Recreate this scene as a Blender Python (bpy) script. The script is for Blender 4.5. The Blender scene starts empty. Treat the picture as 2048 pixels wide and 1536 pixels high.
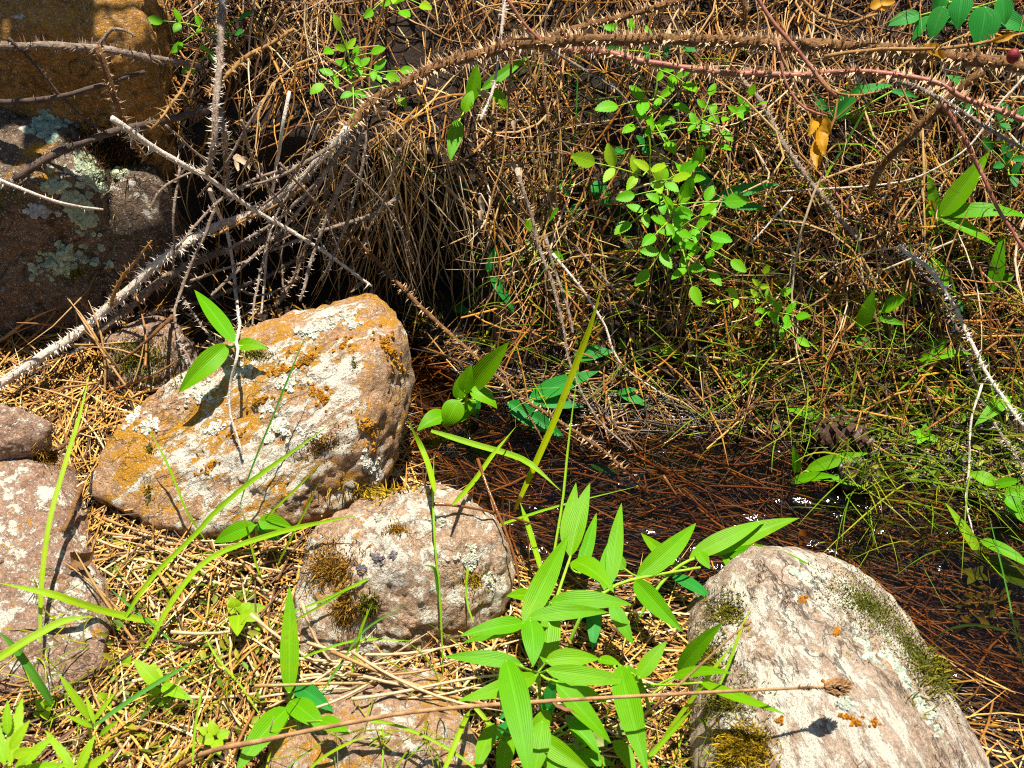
import bpy, bmesh, math, random
import numpy as np
from mathutils import Vector, Matrix
from mathutils.bvhtree import BVHTree

random.seed(7); np.random.seed(7)
SC = bpy.context.scene
COL = SC.collection

# ------------------------------------------------------------------ camera, sky, sun, exposure
CAM = np.array([0.0, -0.85, 0.98]); TGT = np.array([0.0, 0.06, 0.06]); TANH = 0.46
FWD = (TGT - CAM) / np.linalg.norm(TGT - CAM)
RGT = np.array([1.0, 0, 0]); UPV = np.cross(RGT, FWD)
cd = bpy.data.cameras.new('camera'); cam = bpy.data.objects.new('camera', cd); COL.objects.link(cam)
cam.location = CAM
cam.rotation_euler = Vector(FWD).to_track_quat('-Z', 'Y').to_euler()
cd.sensor_width = 36; cd.lens = 18 / TANH; cd.clip_start = 0.02; cd.clip_end = 100
cd.dof.use_dof = True; cd.dof.focus_distance = 1.27; cd.dof.aperture_fstop = 13
SC.camera = cam

SUN_TO = np.array([0.08, 0.17, 0.97]); SUN_TO /= np.linalg.norm(SUN_TO)      # direction towards the sun
elev = math.asin(SUN_TO[2]); azim = math.atan2(SUN_TO[0], SUN_TO[1])
w = bpy.data.worlds.new('World'); SC.world = w; w.use_nodes = True
wn = w.node_tree
sky = wn.nodes.new('ShaderNodeTexSky'); sky.sky_type = 'NISHITA'; sky.sun_disc = False
sky.sun_elevation = elev; sky.sun_rotation = azim
bg = wn.nodes['Background']; bg.inputs['Strength'].default_value = 0.05
wn.links.new(sky.outputs[0], bg.inputs[0])
sd = bpy.data.lights.new('sun', 'SUN'); sd.energy = 5.0; sd.angle = math.radians(0.5); sd.color = (1, 0.95, 0.86)
sun = bpy.data.objects.new('sun', sd); COL.objects.link(sun); sun.location = (-1, 1, 3)
sun.rotation_euler = Vector(-SUN_TO).to_track_quat('-Z', 'Y').to_euler()
vs = SC.view_settings
SC.display_settings.display_device = 'sRGB'
vs.view_transform = 'Standard'; vs.look = 'None'; vs.gamma = 1; vs.exposure = 0.92; vs.use_curve_mapping = False
SC.render.engine = 'CYCLES'
SC.cycles.max_bounces = 6; SC.cycles.diffuse_bounces = 1; SC.cycles.use_denoising = False; SC.cycles.filter_width = 1.1; SC.cycles.sample_clamp_indirect = 4; SC.cycles.transparent_max_bounces = 8
SC.cycles.caustics_reflective = False; SC.cycles.caustics_refractive = False

# ------------------------------------------------------------------ helpers
def nrm(v):
    v = np.asarray(v, float); return v / (np.linalg.norm(v) + 1e-12)
def ray(px, py):
    """direction through photo position (2048 x 1536) with unit depth along the view axis"""
    return FWD + RGT * ((px - 1024) / 1024 * TANH) + UPV * (-(py - 768) / 1024 * TANH)
def at_z(px, py, z):
    d = ray(px, py); return CAM + d * ((z - CAM[2]) / d[2])
def at_depth(px, py, t):
    return CAM + ray(px, py) * t

def _hash(ix, iy, iz, s):
    n = (ix.astype(np.int64) * 374761393 + iy.astype(np.int64) * 668265263 + iz.astype(np.int64) * 2147483647 + s * 1274126177) & 0xffffffff
    n = ((n ^ (n >> 13)) * 1274126177) & 0xffffffff
    n = (n ^ (n >> 16)) & 0xffffffff
    return n / 4294967295.0 * 2 - 1
def vnoise(p, seed=0):
    p = np.asarray(p, float); f = np.floor(p); t = p - f; t = t * t * t * (t * (t * 6 - 15) + 10)
    x, y, z = f[..., 0], f[..., 1], f[..., 2]; r = 0
    for i in (0, 1):
        for j in (0, 1):
            for k in (0, 1):
                wgt = (t[..., 0] if i else 1 - t[..., 0]) * (t[..., 1] if j else 1 - t[..., 1]) * (t[..., 2] if k else 1 - t[..., 2])
                r = r + wgt * _hash(x + i, y + j, z + k, seed)
    return r
def fbm(p, octv=4, seed=0, gain=0.5):
    p = np.asarray(p, float); a = 1.0; r = 0
    for o in range(octv):
        r = r + a * vnoise(p * (2.03 ** o) + o * 17.3, seed + o); a *= gain
    return r
def sst(a, b, x):
    t = np.clip((x - a) / (b - a), 0, 1); return t * t * (3 - 2 * t)

def mesh_obj(name, verts, faces, mat, parent=None, loc=(0, 0, 0), smooth=True, cols=None, uvs=None):
    """verts in world space; loc is the origin of the mesh (or of its parent)"""
    me = bpy.data.meshes.new(name)
    o0 = np.array(parent.matrix_basis.translation if parent is not None else loc, float)
    if parent is not None and parent.parent is not None:
        o0 = o0 + np.array(parent.parent.matrix_basis.translation)
    v = np.asarray(verts, float) - o0
    if isinstance(faces, np.ndarray):
        n, k = faces.shape
        me.vertices.add(len(v)); me.vertices.foreach_set('co', v.astype(np.float32).ravel())
        me.loops.add(n * k); me.loops.foreach_set('vertex_index', faces.astype(np.int32).ravel())
        me.polygons.add(n); me.polygons.foreach_set('loop_start', np.arange(0, n * k, k, dtype=np.int32))
        me.update(calc_edges=True)
    else:
        me.from_pydata([tuple(a) for a in v], [], faces)
    if smooth: me.polygons.foreach_set('use_smooth', np.ones(len(me.polygons), bool))
    if cols is not None:
        a = me.color_attributes.new('tint', 'FLOAT_COLOR', 'POINT')
        c4 = np.ones((len(v), 4), np.float32); c4[:, :3] = cols; a.data.foreach_set('color', c4.ravel())
    if uvs is not None:
        ul = me.uv_layers.new(name='UVMap'); li = np.empty(len(me.loops), np.int32); me.loops.foreach_get('vertex_index', li)
        ul.data.foreach_set('uv', np.asarray(uvs, np.float32)[li].ravel())
    me.update(); me.materials.append(mat)
    o = bpy.data.objects.new(name, me); COL.objects.link(o)
    if parent is not None: o.parent = parent
    else: o.location = loc
    return o
def tag(o, label, cat=None, group=None, kind=None):
    o['label'] = label
    if cat: o['category'] = cat
    if group: o['group'] = group
    if kind: o['kind'] = kind
    return o
def empty(name, loc, label, cat, group=None):
    o = bpy.data.objects.new(name, None); COL.objects.link(o); o.location = Vector(loc); o.empty_display_size = 0.02
    return tag(o, label, cat, group)

# ------------------------------------------------------------------ materials
class NT:
    def __init__(s, name):
        s.m = bpy.data.materials.new(name); s.m.use_nodes = True; s.t = s.m.node_tree; s.t.nodes.clear()
        s.out = s.t.nodes.new('ShaderNodeOutputMaterial')
    def n(s, typ, **kw):
        nd = s.t.nodes.new('ShaderNode' + typ)
        for k, v in kw.items():
            k2 = k.replace('_', ' ')
            if hasattr(nd, k) and not k[0].isupper(): setattr(nd, k, v)
            else: s.set(nd.inputs[k2], v)
        return nd
    def set(s, inp, v):
        if isinstance(v, bpy.types.NodeSocket): s.t.links.new(v, inp)
        else: inp.default_value = v
    def noise(s, vec, scale, detail=4, rough=0.55, dist=0.0):
        nd = s.n('TexNoise', Scale=scale, Detail=detail, Roughness=rough, Distortion=dist)
        if vec is not None: s.t.links.new(vec, nd.inputs['Vector'])
        return nd.outputs['Fac']
    def ramp(s, fac, a, b, lo=0.0, hi=1.0):
        nd = s.n('MapRange'); nd.interpolation_type = 'SMOOTHSTEP'
        for i, v in zip(('Value', 'From Min', 'From Max', 'To Min', 'To Max'), (fac, a, b, lo, hi)): s.set(nd.inputs[i], v)
        return nd.outputs[0]
    def mix(s, fac, a, b, mode='MIX'):
        nd = s.n('Mix', data_type='RGBA'); nd.blend_type = mode
        s.set(nd.inputs[0], fac); s.set(nd.inputs[6], a if not isinstance(a, tuple) else (*a, 1)); s.set(nd.inputs[7], b if not isinstance(b, tuple) else (*b, 1))
        return nd.outputs[2]
    def math(s, op, a, b=0.0):
        nd = s.n('Math', operation=op); s.set(nd.inputs[0], a); s.set(nd.inputs[1], b); return nd.outputs[0]
    def bump(s, h, strength, dist):
        nd = s.n('Bump', Strength=strength, Distance=dist); s.t.links.new(h, nd.inputs['Height']); return nd.outputs[0]
    def obj(s):
        return s.n('TexCoord').outputs['Object']
    def mapping(s, vec, scale=(1, 1, 1), rot=(0, 0, 0), loc=(0, 0, 0)):
        nd = s.n('Mapping'); s.t.links.new(vec, nd.inputs[0])
        nd.inputs['Scale'].default_value = scale; nd.inputs['Rotation'].default_value = rot; nd.inputs['Location'].default_value = loc
        return nd.outputs[0]
    def bsdf(s, **kw):
        nd = s.n('BsdfPrincipled', **kw); return nd
    def done(s, sh):
        s.t.links.new(sh, s.out.inputs['Surface']); return s.m

def mat_rock(name, c1, c2, white=0.5, orange=0.5, dark=0.5, streak=None, off=0.0, green=0.0, wcol=(0.84, 0.76, 0.60), ocol=(0.60, 0.28, 0.015), crack=0.0, lines=0.0):
    N = NT(name); co = N.mapping(N.obj(), loc=(off, off * 1.7, off * 0.6))
    sv = N.mapping(N.mapping(co, rot=streak[1]), scale=streak[0]) if streak else co
    col = N.mix(N.ramp(N.noise(sv, 22, 8, 0.65), 0.36, 0.64), c1, c2)
    col = N.mix(N.ramp(N.noise(co, 140, 6, 0.75), 0.40, 0.66, 0.0, 0.8), col, tuple(min(1, a * 1.75) for a in c1))
    col = N.mix(N.ramp(N.noise(sv, 75, 7, 0.75), 0.55, 0.66, 0.0, 0.75), col, tuple(a * 0.45 for a in c2))
    # dark mineral and algae stains
    dk = N.ramp(N.noise(co, 11, 9, 0.72, 0.4), 0.62 - 0.12 * dark, 0.68 - 0.12 * dark, 0, min(0.85, 0.9 * dark + 0.2))
    col = N.mix(dk, col, (0.055, 0.036, 0.022))
    if green > 0:
        col = N.mix(N.ramp(N.noise(co, 11, 6, 0.6), 0.62 - 0.2 * green, 0.74 - 0.2 * green, 0, 0.8), col, (0.10, 0.12, 0.02))
    up = N.ramp(N.n('SeparateXYZ', Vector=N.n('NewGeometry').outputs['Normal']).outputs['Z'], -0.2, 0.6, -0.06, 0.03)
    # white crust lichen: flecks gathered into loose patches
    wn_ = N.math('ADD', N.math('MULTIPLY', N.noise(sv, 75, 9, 0.78, 0.3), 0.58), N.math('MULTIPLY', N.noise(sv, 17, 5, 0.6, 0.4), 0.42))
    wm = N.ramp(N.math('ADD', wn_, up), 0.63 - 0.15 * white, 0.665 - 0.15 * white)
    # orange lichen
    s2 = N.mapping(sv, loc=(3.1, 1.2, 5.5))
    on_ = N.math('ADD', N.math('MULTIPLY', N.noise(s2, 62, 9, 0.78, 0.4), 0.52), N.math('MULTIPLY', N.noise(s2, 13, 5, 0.6, 0.5), 0.48))
    om = N.ramp(N.math('ADD', on_, up), 0.64 - 0.15 * orange, 0.68 - 0.15 * orange, 0, 0.95)
    col = N.mix(om, col, ocol)
    col = N.mix(wm, col, wcol)
    # grain: fine light and dark mineral specks
    g = N.noise(co, 520, 4, 0.8)
    col = N.mix(N.ramp(g, 0.56, 0.64, 0, 0.62), col, (0.06, 0.036, 0.022))
    col = N.mix(N.ramp(N.noise(co, 380, 3, 0.7), 0.58, 0.66, 0, 0.8), col, (0.78, 0.70, 0.60))
    vor = N.n('TexVoronoi', Scale=150.0); N.t.links.new(co, vor.inputs['Vector'])
    pit = N.ramp(vor.outputs['Distance'], 0.06, 0.30)
    hgt = N.math('ADD', N.math('MULTIPLY', N.noise(co, 120, 9, 0.78), 1.3), N.math('MULTIPLY', g, 0.35))
    hgt = N.math('ADD', hgt, N.math('MULTIPLY', pit, 0.2)); hgt = N.math('ADD', hgt, N.math('MULTIPLY', wm, 0.12))
    if crack > 0:
        v2 = N.n('TexVoronoi', feature='DISTANCE_TO_EDGE', Scale=34.0)
        wv = N.n('VectorMath', operation='ADD'); N.t.links.new(sv, wv.inputs[0]); nz = N.n('TexNoise', Scale=40.0, Detail=5.0); N.t.links.new(co, nz.inputs['Vector'])
        sc_ = N.n('VectorMath', operation='SCALE'); N.t.links.new(nz.outputs['Color'], sc_.inputs[0]); sc_.inputs['Scale'].default_value = 0.05
        N.t.links.new(sc_.outputs[0], wv.inputs[1]); N.t.links.new(wv.outputs[0], v2.inputs['Vector'])
        ck = N.math('MULTIPLY', N.ramp(v2.outputs['Distance'], 0.012, 0.05, 1, 0), N.ramp(N.noise(co, 16, 4), 0.47, 0.58, 0, crack))
        col = N.mix(ck, col, (0.05, 0.035, 0.03)); hgt = N.math('SUBTRACT', hgt, N.math('MULTIPLY', ck, 0.9))
    if lines > 0:
        ln = N.noise(N.mapping(sv, loc=(1.7, 4.4, 2.2)), 34, 5, 0.6, 0.25)
        lm = N.math('MULTIPLY', N.ramp(N.math('ABSOLUTE', N.math('SUBTRACT', ln, 0.5)), 0.004, 0.022, 1, 0), N.ramp(N.noise(co, 13, 4), 0.42, 0.56, 0, lines))
        col = N.mix(lm, col, (0.06, 0.045, 0.035)); hgt = N.math('SUBTRACT', hgt, N.math('MULTIPLY', lm, 0.7))
    b = N.bsdf(Base_Color=col, Roughness=0.9, Normal=N.bump(hgt, 1.0, 0.006))
    b.inputs['Specular IOR Level'].default_value = 0.2
    return N.done(b.outputs[0])

def mat_leaf(name, col, trans, vein=0.9, yellow=(0.30, 0.50, 0.02), blotch=0.25):
    N = NT(name); co = N.obj(); uv = N.n('UVMap').outputs[0]
    rnd = N.n('ObjectInfo').outputs['Random']
    c = N.mix(N.math('MULTIPLY', rnd, 0.45), col, yellow)
    c = N.mix(N.ramp(N.noise(co, 40, 5, 0.6), 0.45, 0.75, 0, blotch), c, tuple(x * 0.55 for x in col))
    c = N.mix(N.ramp(N.noise(co, 21, 4, 0.6), 0.55, 0.75, 0, 0.55), c, yellow)
    ux = N.n('SeparateXYZ', Vector=uv).outputs['X']
    vn = N.math('SINE', N.math('MULTIPLY', ux, 70.0))
    mid = N.ramp(N.math('ABSOLUTE', N.math('SUBTRACT', ux, 0.5)), 0.0, 0.05, 0.45, 0.0)
    c = N.mix(N.math('MULTIPLY', N.ramp(vn, 0.2, 1.0, 0, 0.38), vein), c, tuple(x * 0.55 for x in col))
    c = N.mix(mid, c, tuple(min(1, x * 1.5 + 0.03) for x in col))
    # brown tip and edge wear
    uy = N.n('SeparateXYZ', Vector=uv).outputs['Y']
    wear = N.ramp(N.math('ADD', uy, N.math('MULTIPLY', N.noise(co, 90, 3), 0.12)), 1.02, 1.06, 0, 0.8)
    c = N.mix(wear, c, (0.28, 0.16, 0.04))
    spot = N.ramp(N.noise(co, 160, 2, 0.5), 0.70, 0.76, 0, 0.5)
    c = N.mix(spot, c, (0.22, 0.17, 0.03))
    h = N.math('ADD', N.math('MULTIPLY', vn, 0.5 * vein), N.noise(co, 120, 3))
    b = N.bsdf(Base_Color=c, Roughness=0.45, Normal=N.bump(h, 0.25, 0.0012))
    b.inputs['Specular IOR Level'].default_value = 0.20
    t = N.n('BsdfTranslucent'); N.t.links.new(N.mix(0.5, c, trans), t.inputs['Color'])
    mx = N.n('MixShader'); mx.inputs[0].default_value = 0.36
    N.t.links.new(b.outputs[0], mx.inputs[1]); N.t.links.new(t.outputs[0], mx.inputs[2])
    return N.done(mx.outputs[0])

def mat_plain(name, c1, c2, scale=60, rough=0.75, bump=0.4, spec=0.25, stretch=None, dist=0.002):
    N = NT(name); co = N.obj()
    if stretch: co = N.mapping(co, scale=stretch)
    f = N.noise(co, scale, 6, 0.65)
    c = N.mix(N.ramp(f, 0.32, 0.68), c1, c2)
    c = N.mix(N.math('MULTIPLY', N.n('ObjectInfo').outputs['Random'], 0.3), c, c2)
    c = N.mix(N.ramp(N.noise(co, scale * 4.5, 3, 0.6), 0.56, 0.68, 0, 0.5), c, tuple(x * 0.4 for x in c1))
    b = N.bsdf(Base_Color=c, Roughness=rough, Normal=N.bump(N.noise(co, scale * 2.5, 5, 0.7), bump, dist))
    b.inputs['Specular IOR Level'].default_value = spec
    return N.done(b.outputs[0])

def mat_tint(name, rough=0.6, spec=0.3, trans=0.0, bump=0.2, nscale=120):
    """colour comes per strand from the 'tint' attribute, with grain on it"""
    N = NT(name); at = N.n('Attribute', attribute_name='tint').outputs['Color']
    f = N.noise(N.obj(), nscale, 4, 0.6)
    c = N.mix(N.ramp(f, 0.35, 0.75, 0.0, 0.5), at, N.mix(1.0, at, (0.45, 0.38, 0.30), 'MULTIPLY'))
    b = N.bsdf(Base_Color=c, Roughness=rough, Normal=N.bump(f, bump, 0.001)); b.inputs['Specular IOR Level'].default_value = spec
    if trans <= 0: return N.done(b.outputs[0])
    t = N.n('BsdfTranslucent'); N.t.links.new(c, t.inputs['Color'])
    mx = N.n('MixShader'); mx.inputs[0].default_value = trans
    N.t.links.new(b.outputs[0], mx.inputs[1]); N.t.links.new(t.outputs[0], mx.inputs[2])
    return N.done(mx.outputs[0])

M = {}
M['soil'] = (lambda N: (lambda co: N.done(N.bsdf(
    Base_Color=N.mix(N.ramp(N.noise(co, 45, 8, 0.7), 0.58, 0.72, 0, 0.8),
                     N.mix(N.ramp(N.noise(co, 7, 6), 0.4, 0.65), (0.018, 0.010, 0.005), (0.048, 0.024, 0.010)), (0.10, 0.052, 0.018)),
    Roughness=0.9, Normal=N.bump(N.noise(co, 110, 8, 0.75), 0.9, 0.008)).outputs[0]))(N.obj()))(NT('soil'))
M['needle'] = mat_tint('dry_needle', 0.55, 0.35)
M['needle_wet'] = mat_tint('wet_needle', 0.40, 0.4)
M['grass_stuff'] = mat_tint('fine_grass', 0.5, 0.3, 0.3)
M['moss'] = mat_tint('moss_strand', 0.75, 0.15, 0.25)
M['lichen'] = mat_tint('leafy_lichen', 0.9, 0.1, 0.0, 0.5, 250)
M['leaf'] = mat_leaf('lily_leaf', (0.10, 0.37, 0.001), (0.40, 0.80, 0.002), yellow=(0.27, 0.46, 0.002))
M['leaf_deep'] = mat_leaf('lily_leaf_deep', (0.025, 0.27, 0.035), (0.10, 0.55, 0.03), yellow=(0.06, 0.36, 0.04))
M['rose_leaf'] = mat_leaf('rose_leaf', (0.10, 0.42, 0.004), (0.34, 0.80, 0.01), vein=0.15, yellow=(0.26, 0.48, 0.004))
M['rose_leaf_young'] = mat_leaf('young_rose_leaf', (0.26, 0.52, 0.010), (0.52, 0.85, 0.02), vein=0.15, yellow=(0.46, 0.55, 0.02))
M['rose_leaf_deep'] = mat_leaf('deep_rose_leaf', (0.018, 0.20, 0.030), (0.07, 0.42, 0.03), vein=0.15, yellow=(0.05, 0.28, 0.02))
M['blade'] = mat_leaf('grass_blade', (0.22, 0.48, 0.008), (0.50, 0.78, 0.02), yellow=(0.46, 0.50, 0.012))
M['blade_bright'] = mat_leaf('bright_grass_blade', (0.46, 0.60, 0.003), (0.70, 0.88, 0.01), yellow=(0.56, 0.60, 0.004))
M['blade_deep'] = mat_leaf('grass_blade_deep', (0.06, 0.26, 0.02), (0.16, 0.45, 0.02), yellow=(0.16, 0.30, 0.02))
M['yellow_leaf'] = mat_leaf('withered_leaf', (0.55, 0.27, 0.012), (0.75, 0.36, 0.02), vein=0.1, yellow=(0.60, 0.33, 0.02), blotch=0.5)
M['pale_leaf'] = mat_plain('bleached_leaf', (0.52, 0.40, 0.28), (0.26, 0.16, 0.08), 70, 0.8)
M['brown_leaf'] = mat_plain('brown_dead_leaf', (0.30, 0.15, 0.05), (0.14, 0.07, 0.03), 60, 0.7)
M['stem_green'] = mat_plain('green_stem', (0.17, 0.40, 0.02), (0.30, 0.44, 0.03), 50, 0.5)
M['stem_deep'] = mat_plain('dull_green_stem', (0.10, 0.20, 0.02), (0.20, 0.20, 0.04), 50, 0.5)
M['cane_brown'] = mat_plain('brown_bark', (0.36, 0.185, 0.065), (0.15, 0.065, 0.025), 160, 0.75, 1.0, dist=.004)
M['cane_pale'] = mat_plain('bleached_bark', (0.80, 0.71, 0.60), (0.54, 0.43, 0.32), 150, 0.8, 0.8, dist=.003)
M['cane_grey'] = mat_plain('grey_bark', (0.46, 0.36, 0.27), (0.20, 0.125, 0.08), 150, 0.8, 1.0, dist=.004)
M['cane_dark'] = mat_plain('dark_bark', (0.13, 0.085, 0.06), (0.06, 0.04, 0.03), 90, 0.8)
M['cane_gold'] = mat_plain('golden_bark', (0.40, 0.22, 0.07), (0.22, 0.11, 0.035), 90, 0.7)
M['cane_red'] = mat_plain('red_bark', (0.25, 0.065, 0.045), (0.36, 0.16, 0.09), 70, 0.45, spec=0.4)
M['thorn_tan'] = mat_plain('tan_thorn', (0.68, 0.47, 0.28), (0.50, 0.30, 0.15), 120, 0.6)
M['thorn_pale'] = mat_plain('pale_thorn', (0.82, 0.72, 0.60), (0.60, 0.48, 0.36), 120, 0.6)
M['thorn_dark'] = mat_plain('dark_thorn', (0.20, 0.13, 0.085), (0.12, 0.075, 0.05), 120, 0.7)
M['thorn_gold'] = mat_plain('golden_thorn', (0.52, 0.30, 0.11), (0.34, 0.18, 0.06), 120, 0.6)
M['cone'] = mat_plain('cone_scale', (0.055, 0.025, 0.014), (0.13, 0.065, 0.04), 150, 0.3, spec=0.5)
M['cone_core'] = mat_plain('cone_core', (0.03, 0.015, 0.01), (0.05, 0.025, 0.015), 60)
M['hip'] = mat_plain('rose_hip', (0.30, 0.015, 0.02), (0.12, 0.012, 0.015), 160, 0.45, 0.6, spec=0.4)
M['seed'] = mat_plain('dry_seed_head', (0.46, 0.27, 0.12), (0.26, 0.13, 0.05), 90, 0.8)

def mat_water():
    N = NT('stream_water'); co = N.obj()
    bp = N.bump(N.noise(co, 150, 2, 0.5, 0.3), 0.25, 0.004)
    tr = N.n('BsdfTransparent'); tr.inputs[0].default_value = (0.54, 0.41, 0.28, 1)
    gl = N.n('BsdfAnisotropic'); gl.inputs['Roughness'].default_value = 0.075; N.t.links.new(bp, gl.inputs['Normal'])
    fr = N.n('Fresnel', IOR=1.33); N.t.links.new(bp, fr.inputs['Normal'])
    mx = N.n('MixShader'); N.t.links.new(fr.outputs[0], mx.inputs[0]); N.t.links.new(tr.outputs[0], mx.inputs[1]); N.t.links.new(gl.outputs[0], mx.inputs[2])
    return N.done(mx.outputs[0])
M['water'] = mat_water()

# ------------------------------------------------------------------ terrain
CH = np.array([at_z(a, b, -0.03)[:2] for a, b in ((760, 690), (850, 800), (985, 930), (1200, 1010), (1450, 1030), (1700, 1070), (1950, 1190), (2250, 1370), (2800, 1600))])
CW = np.array([.05, .055, .095, .125, .125, .13, .15, .17, .17])
def ch_dist(x, y):
    best = np.full(np.shape(x), 9.0)
    for i in range(len(CH) - 1):
        a, b = CH[i], CH[i + 1]; ab = b - a
        t = np.clip(((x - a[0]) * ab[0] + (y - a[1]) * ab[1]) / (ab @ ab), 0, 1)
        d = np.hypot(x - a[0] - t * ab[0], y - a[1] - t * ab[1]) / (CW[i] * (1 - t) + CW[i + 1] * t)
        best = np.minimum(best, d)
    return best
def H(x, y, detail=True):
    x = np.asarray(x, float); y = np.asarray(y, float)
    hol = sst(-0.47, -0.36, x) * (1 - sst(-0.10, 0.02, x))
    u = y - yb_(x)
    up = np.maximum(u, 0)
    right = 0.92 * np.sqrt(up * up + 0.0009) - 0.0276
    hl = 0.21 * sst(0.0, 0.075, u) + 0.78 * np.maximum(u - 0.055, 0)
    z = right * (1 - hol) + hl * hol
    z = 1.1 * np.tanh(z / 1.1)
    near = 0.006 + 0.022 * (1 - sst(-0.55, 0.0, x)) + 0.012 * (1 - sst(-0.5, -0.2, y))
    z = z + near
    d = ch_dist(x, y)
    z = z - 0.062 * np.exp(-(d ** 2) * 0.9) * (1 - sst(0.02, 0.12, u))
    p = np.stack([x, y, np.zeros_like(x)], -1)
    z = z + 0.013 * fbm(p * 7, 2, 3) * (0.5 + sst(-0.02, 0.12, u))
    if detail: z = z + 0.0045 * fbm(p * 38, 3, 9)
    return z
def WARP(P):
    """lean the bank out over the hollow so that its lip overhangs"""
    x, y = P[..., 0], P[..., 1]
    hol = sst(-0.47, -0.36, x) * (1 - sst(-0.10, 0.02, x)); u = y - yb_(x)
    Q = np.array(P, float); Q[..., 1] = y - 0.10 * hol * sst(0.02, 0.085, u) * (1 - 0.9 * sst(0.12, 0.55, u))
    return Q
def yb_(x):
    hol = sst(-0.47, -0.36, x) * (1 - sst(-0.10, 0.02, x))
    return 0.115 - 0.10 * sst(0.15, 0.75, x) + 0.19 * hol + 0.11 * (1 - sst(-0.55, -0.42, x))
def axis(a, b, st, far):
    f = np.arange(a, b + st / 2, st); k = np.geomspace(st * 2, far, 26)
    return np.concatenate([a - k[::-1], f, b + k])
gx = axis(-0.95, 0.95, 0.0065, 7); gy = axis(-0.62, 0.85, 0.0065, 7)
GX, GY = np.meshgrid(gx, gy); GZ = H(GX, GY)
gv = WARP(np.stack([GX, GY, GZ], -1).reshape(-1, 3))
nx, ny = len(gx), len(gy)
ii = (np.arange(ny - 1)[:, None] * nx + np.arange(nx - 1)[None, :]).ravel()
gf = np.stack([ii, ii + 1, ii + nx + 1, ii + nx], -1)
o = mesh_obj('ground', gv, gf, M['soil']); o['kind'] = 'structure'; o['label'] = 'dark soil of the stream bank and bed under needle litter'

WZ = -0.013
wx = np.arange(-0.28, 0.80, 0.0026); wy = np.arange(-0.50, 0.30, 0.0026)
WX, WY = np.meshgrid(wx, wy)
calm = 0.22 + 0.90 * sst(-0.10, 0.55, fbm(np.stack([WX * 7, WY * 11, WX * 0 + 9], -1), 2, 57))      # riffles between calmer patches
WZZ = WZ + 0.0016 * fbm(np.stack([WX * 16, WY * 24, WX * 0], -1), 2, 51) + 0.0013 * calm * vnoise(np.stack([WX * 60, WY * 85, WX * 0], -1), 52) + 0.0006 * calm * vnoise(np.stack([WX * 130 + WY * 40, WY * 150, WX * 0], -1), 53) - 0.012 * sst(0.3, 1.0, WX)
jj = (np.arange(len(wy) - 1)[:, None] * len(wx) + np.arange(len(wx) - 1)[None, :]).ravel()
wf = np.stack([jj, jj + 1, jj + len(wx) + 1, jj + len(wx)], -1)
keep = (WZZ + 0.004 > H(WX, WY)).ravel()
wf = wf[keep[wf].any(1)]
used = np.unique(wf); rm = np.zeros(WX.size, int); rm[used] = np.arange(len(used))
o = mesh_obj('stream_water', np.stack([WX, WY, WZZ], -1).reshape(-1, 3)[used], rm[wf], M['water']); o['kind'] = 'structure'; o['label'] = 'shallow clear stream water glinting over brown needles'

# ------------------------------------------------------------------ rocks
BV, BF, BOFF = [gv], [gf], len(gv)
BFT = [np.concatenate([gf[:, [0, 1, 2]], gf[:, [0, 2, 3]]])]
def icos(sub):
    bm = bmesh.new(); bmesh.ops.create_icosphere(bm, subdivisions=sub, radius=1)
    v = np.array([a.co[:] for a in bm.verts]); f = np.array([[q.index for q in a.verts] for a in bm.faces]); bm.free()
    return v / np.linalg.norm(v, axis=1)[:, None], f
ICO = {k: icos(k) for k in (5, 6)}
ROCK = {}
def rock(key, label, pts, mat, name='rock', sub=6, inset=0.86, bot=-0.06, p=22, amp=(0.010, 0.0045, 0.0016), seed=0, back=0.05, extra=(), crk=1.0):
    P = [at_z(*q) for q in pts]; c0 = np.mean(P, 0)
    A = list(P) + [np.array(e) for e in extra]
    for q in P:
        A.append(np.array([c0[0] + (q[0] - c0[0]) * inset, c0[1] + (q[1] - c0[1]) * inset, bot]))
        A.append(np.array([c0[0] + (q[0] - c0[0]) * 0.9, q[1] + back, max(bot, q[2] - 0.7 * back)]))
    bm = bmesh.new()
    for a in A: bm.verts.new(a)
    r = bmesh.ops.convex_hull(bm, input=bm.verts); bm.normal_update()
    c = np.mean([v.co[:] for v in bm.verts if v.link_faces], 0)
    pn, pd = [], []
    for f in bm.faces:
        n = np.array(f.normal[:]); d = n @ (np.array(f.verts[0].co[:]) - c)
        if d < 0: n, d = -n, -d
        dup = False
        for a, b in zip(pn, pd):
            if a @ n > 0.995 and abs(b - d) < 0.004: dup = True
        if not dup: pn.append(n); pd.append(max(d, 1e-3))
    bm.free()
    D, F = ICO[sub]
    q = np.maximum(D @ np.array(pn).T, 0) / np.array(pd)
    R = (q ** p).sum(1) ** (-1 / p) * (len(pn) / 4) ** (0.55 / p)
    V = D * R[:, None]
    size = R.mean()
    nn = fbm(V * 9 + seed * 3.7, 3, seed); n2 = fbm(V * 34 + seed, 4, seed + 20, 0.55); n3 = fbm(V * 130, 3, seed + 40, 0.6)
    rid = 1 - np.abs(fbm(V * 20 + 5 + seed, 3, seed + 60))        # ridged: broken edges and shallow cracks
    disp = amp[0] * nn + amp[1] * n2 + amp[2] * n3 - crk * amp[1] * 1.6 * np.clip(rid - 0.86, 0, 1) / 0.14
    V = V + D * disp[:, None] + c
    base = np.array([c[0], c[1], float(H(c[0], c[1]))])
    o = mesh_obj(name, V, F, mat, None, base)
    tag(o, label, 'rock', 'rocks along the stream')
    global BOFF
    BV.append(V); BFT.append(F + BOFF); BOFF += len(V)
    ROCK[key] = o
    return o

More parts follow.
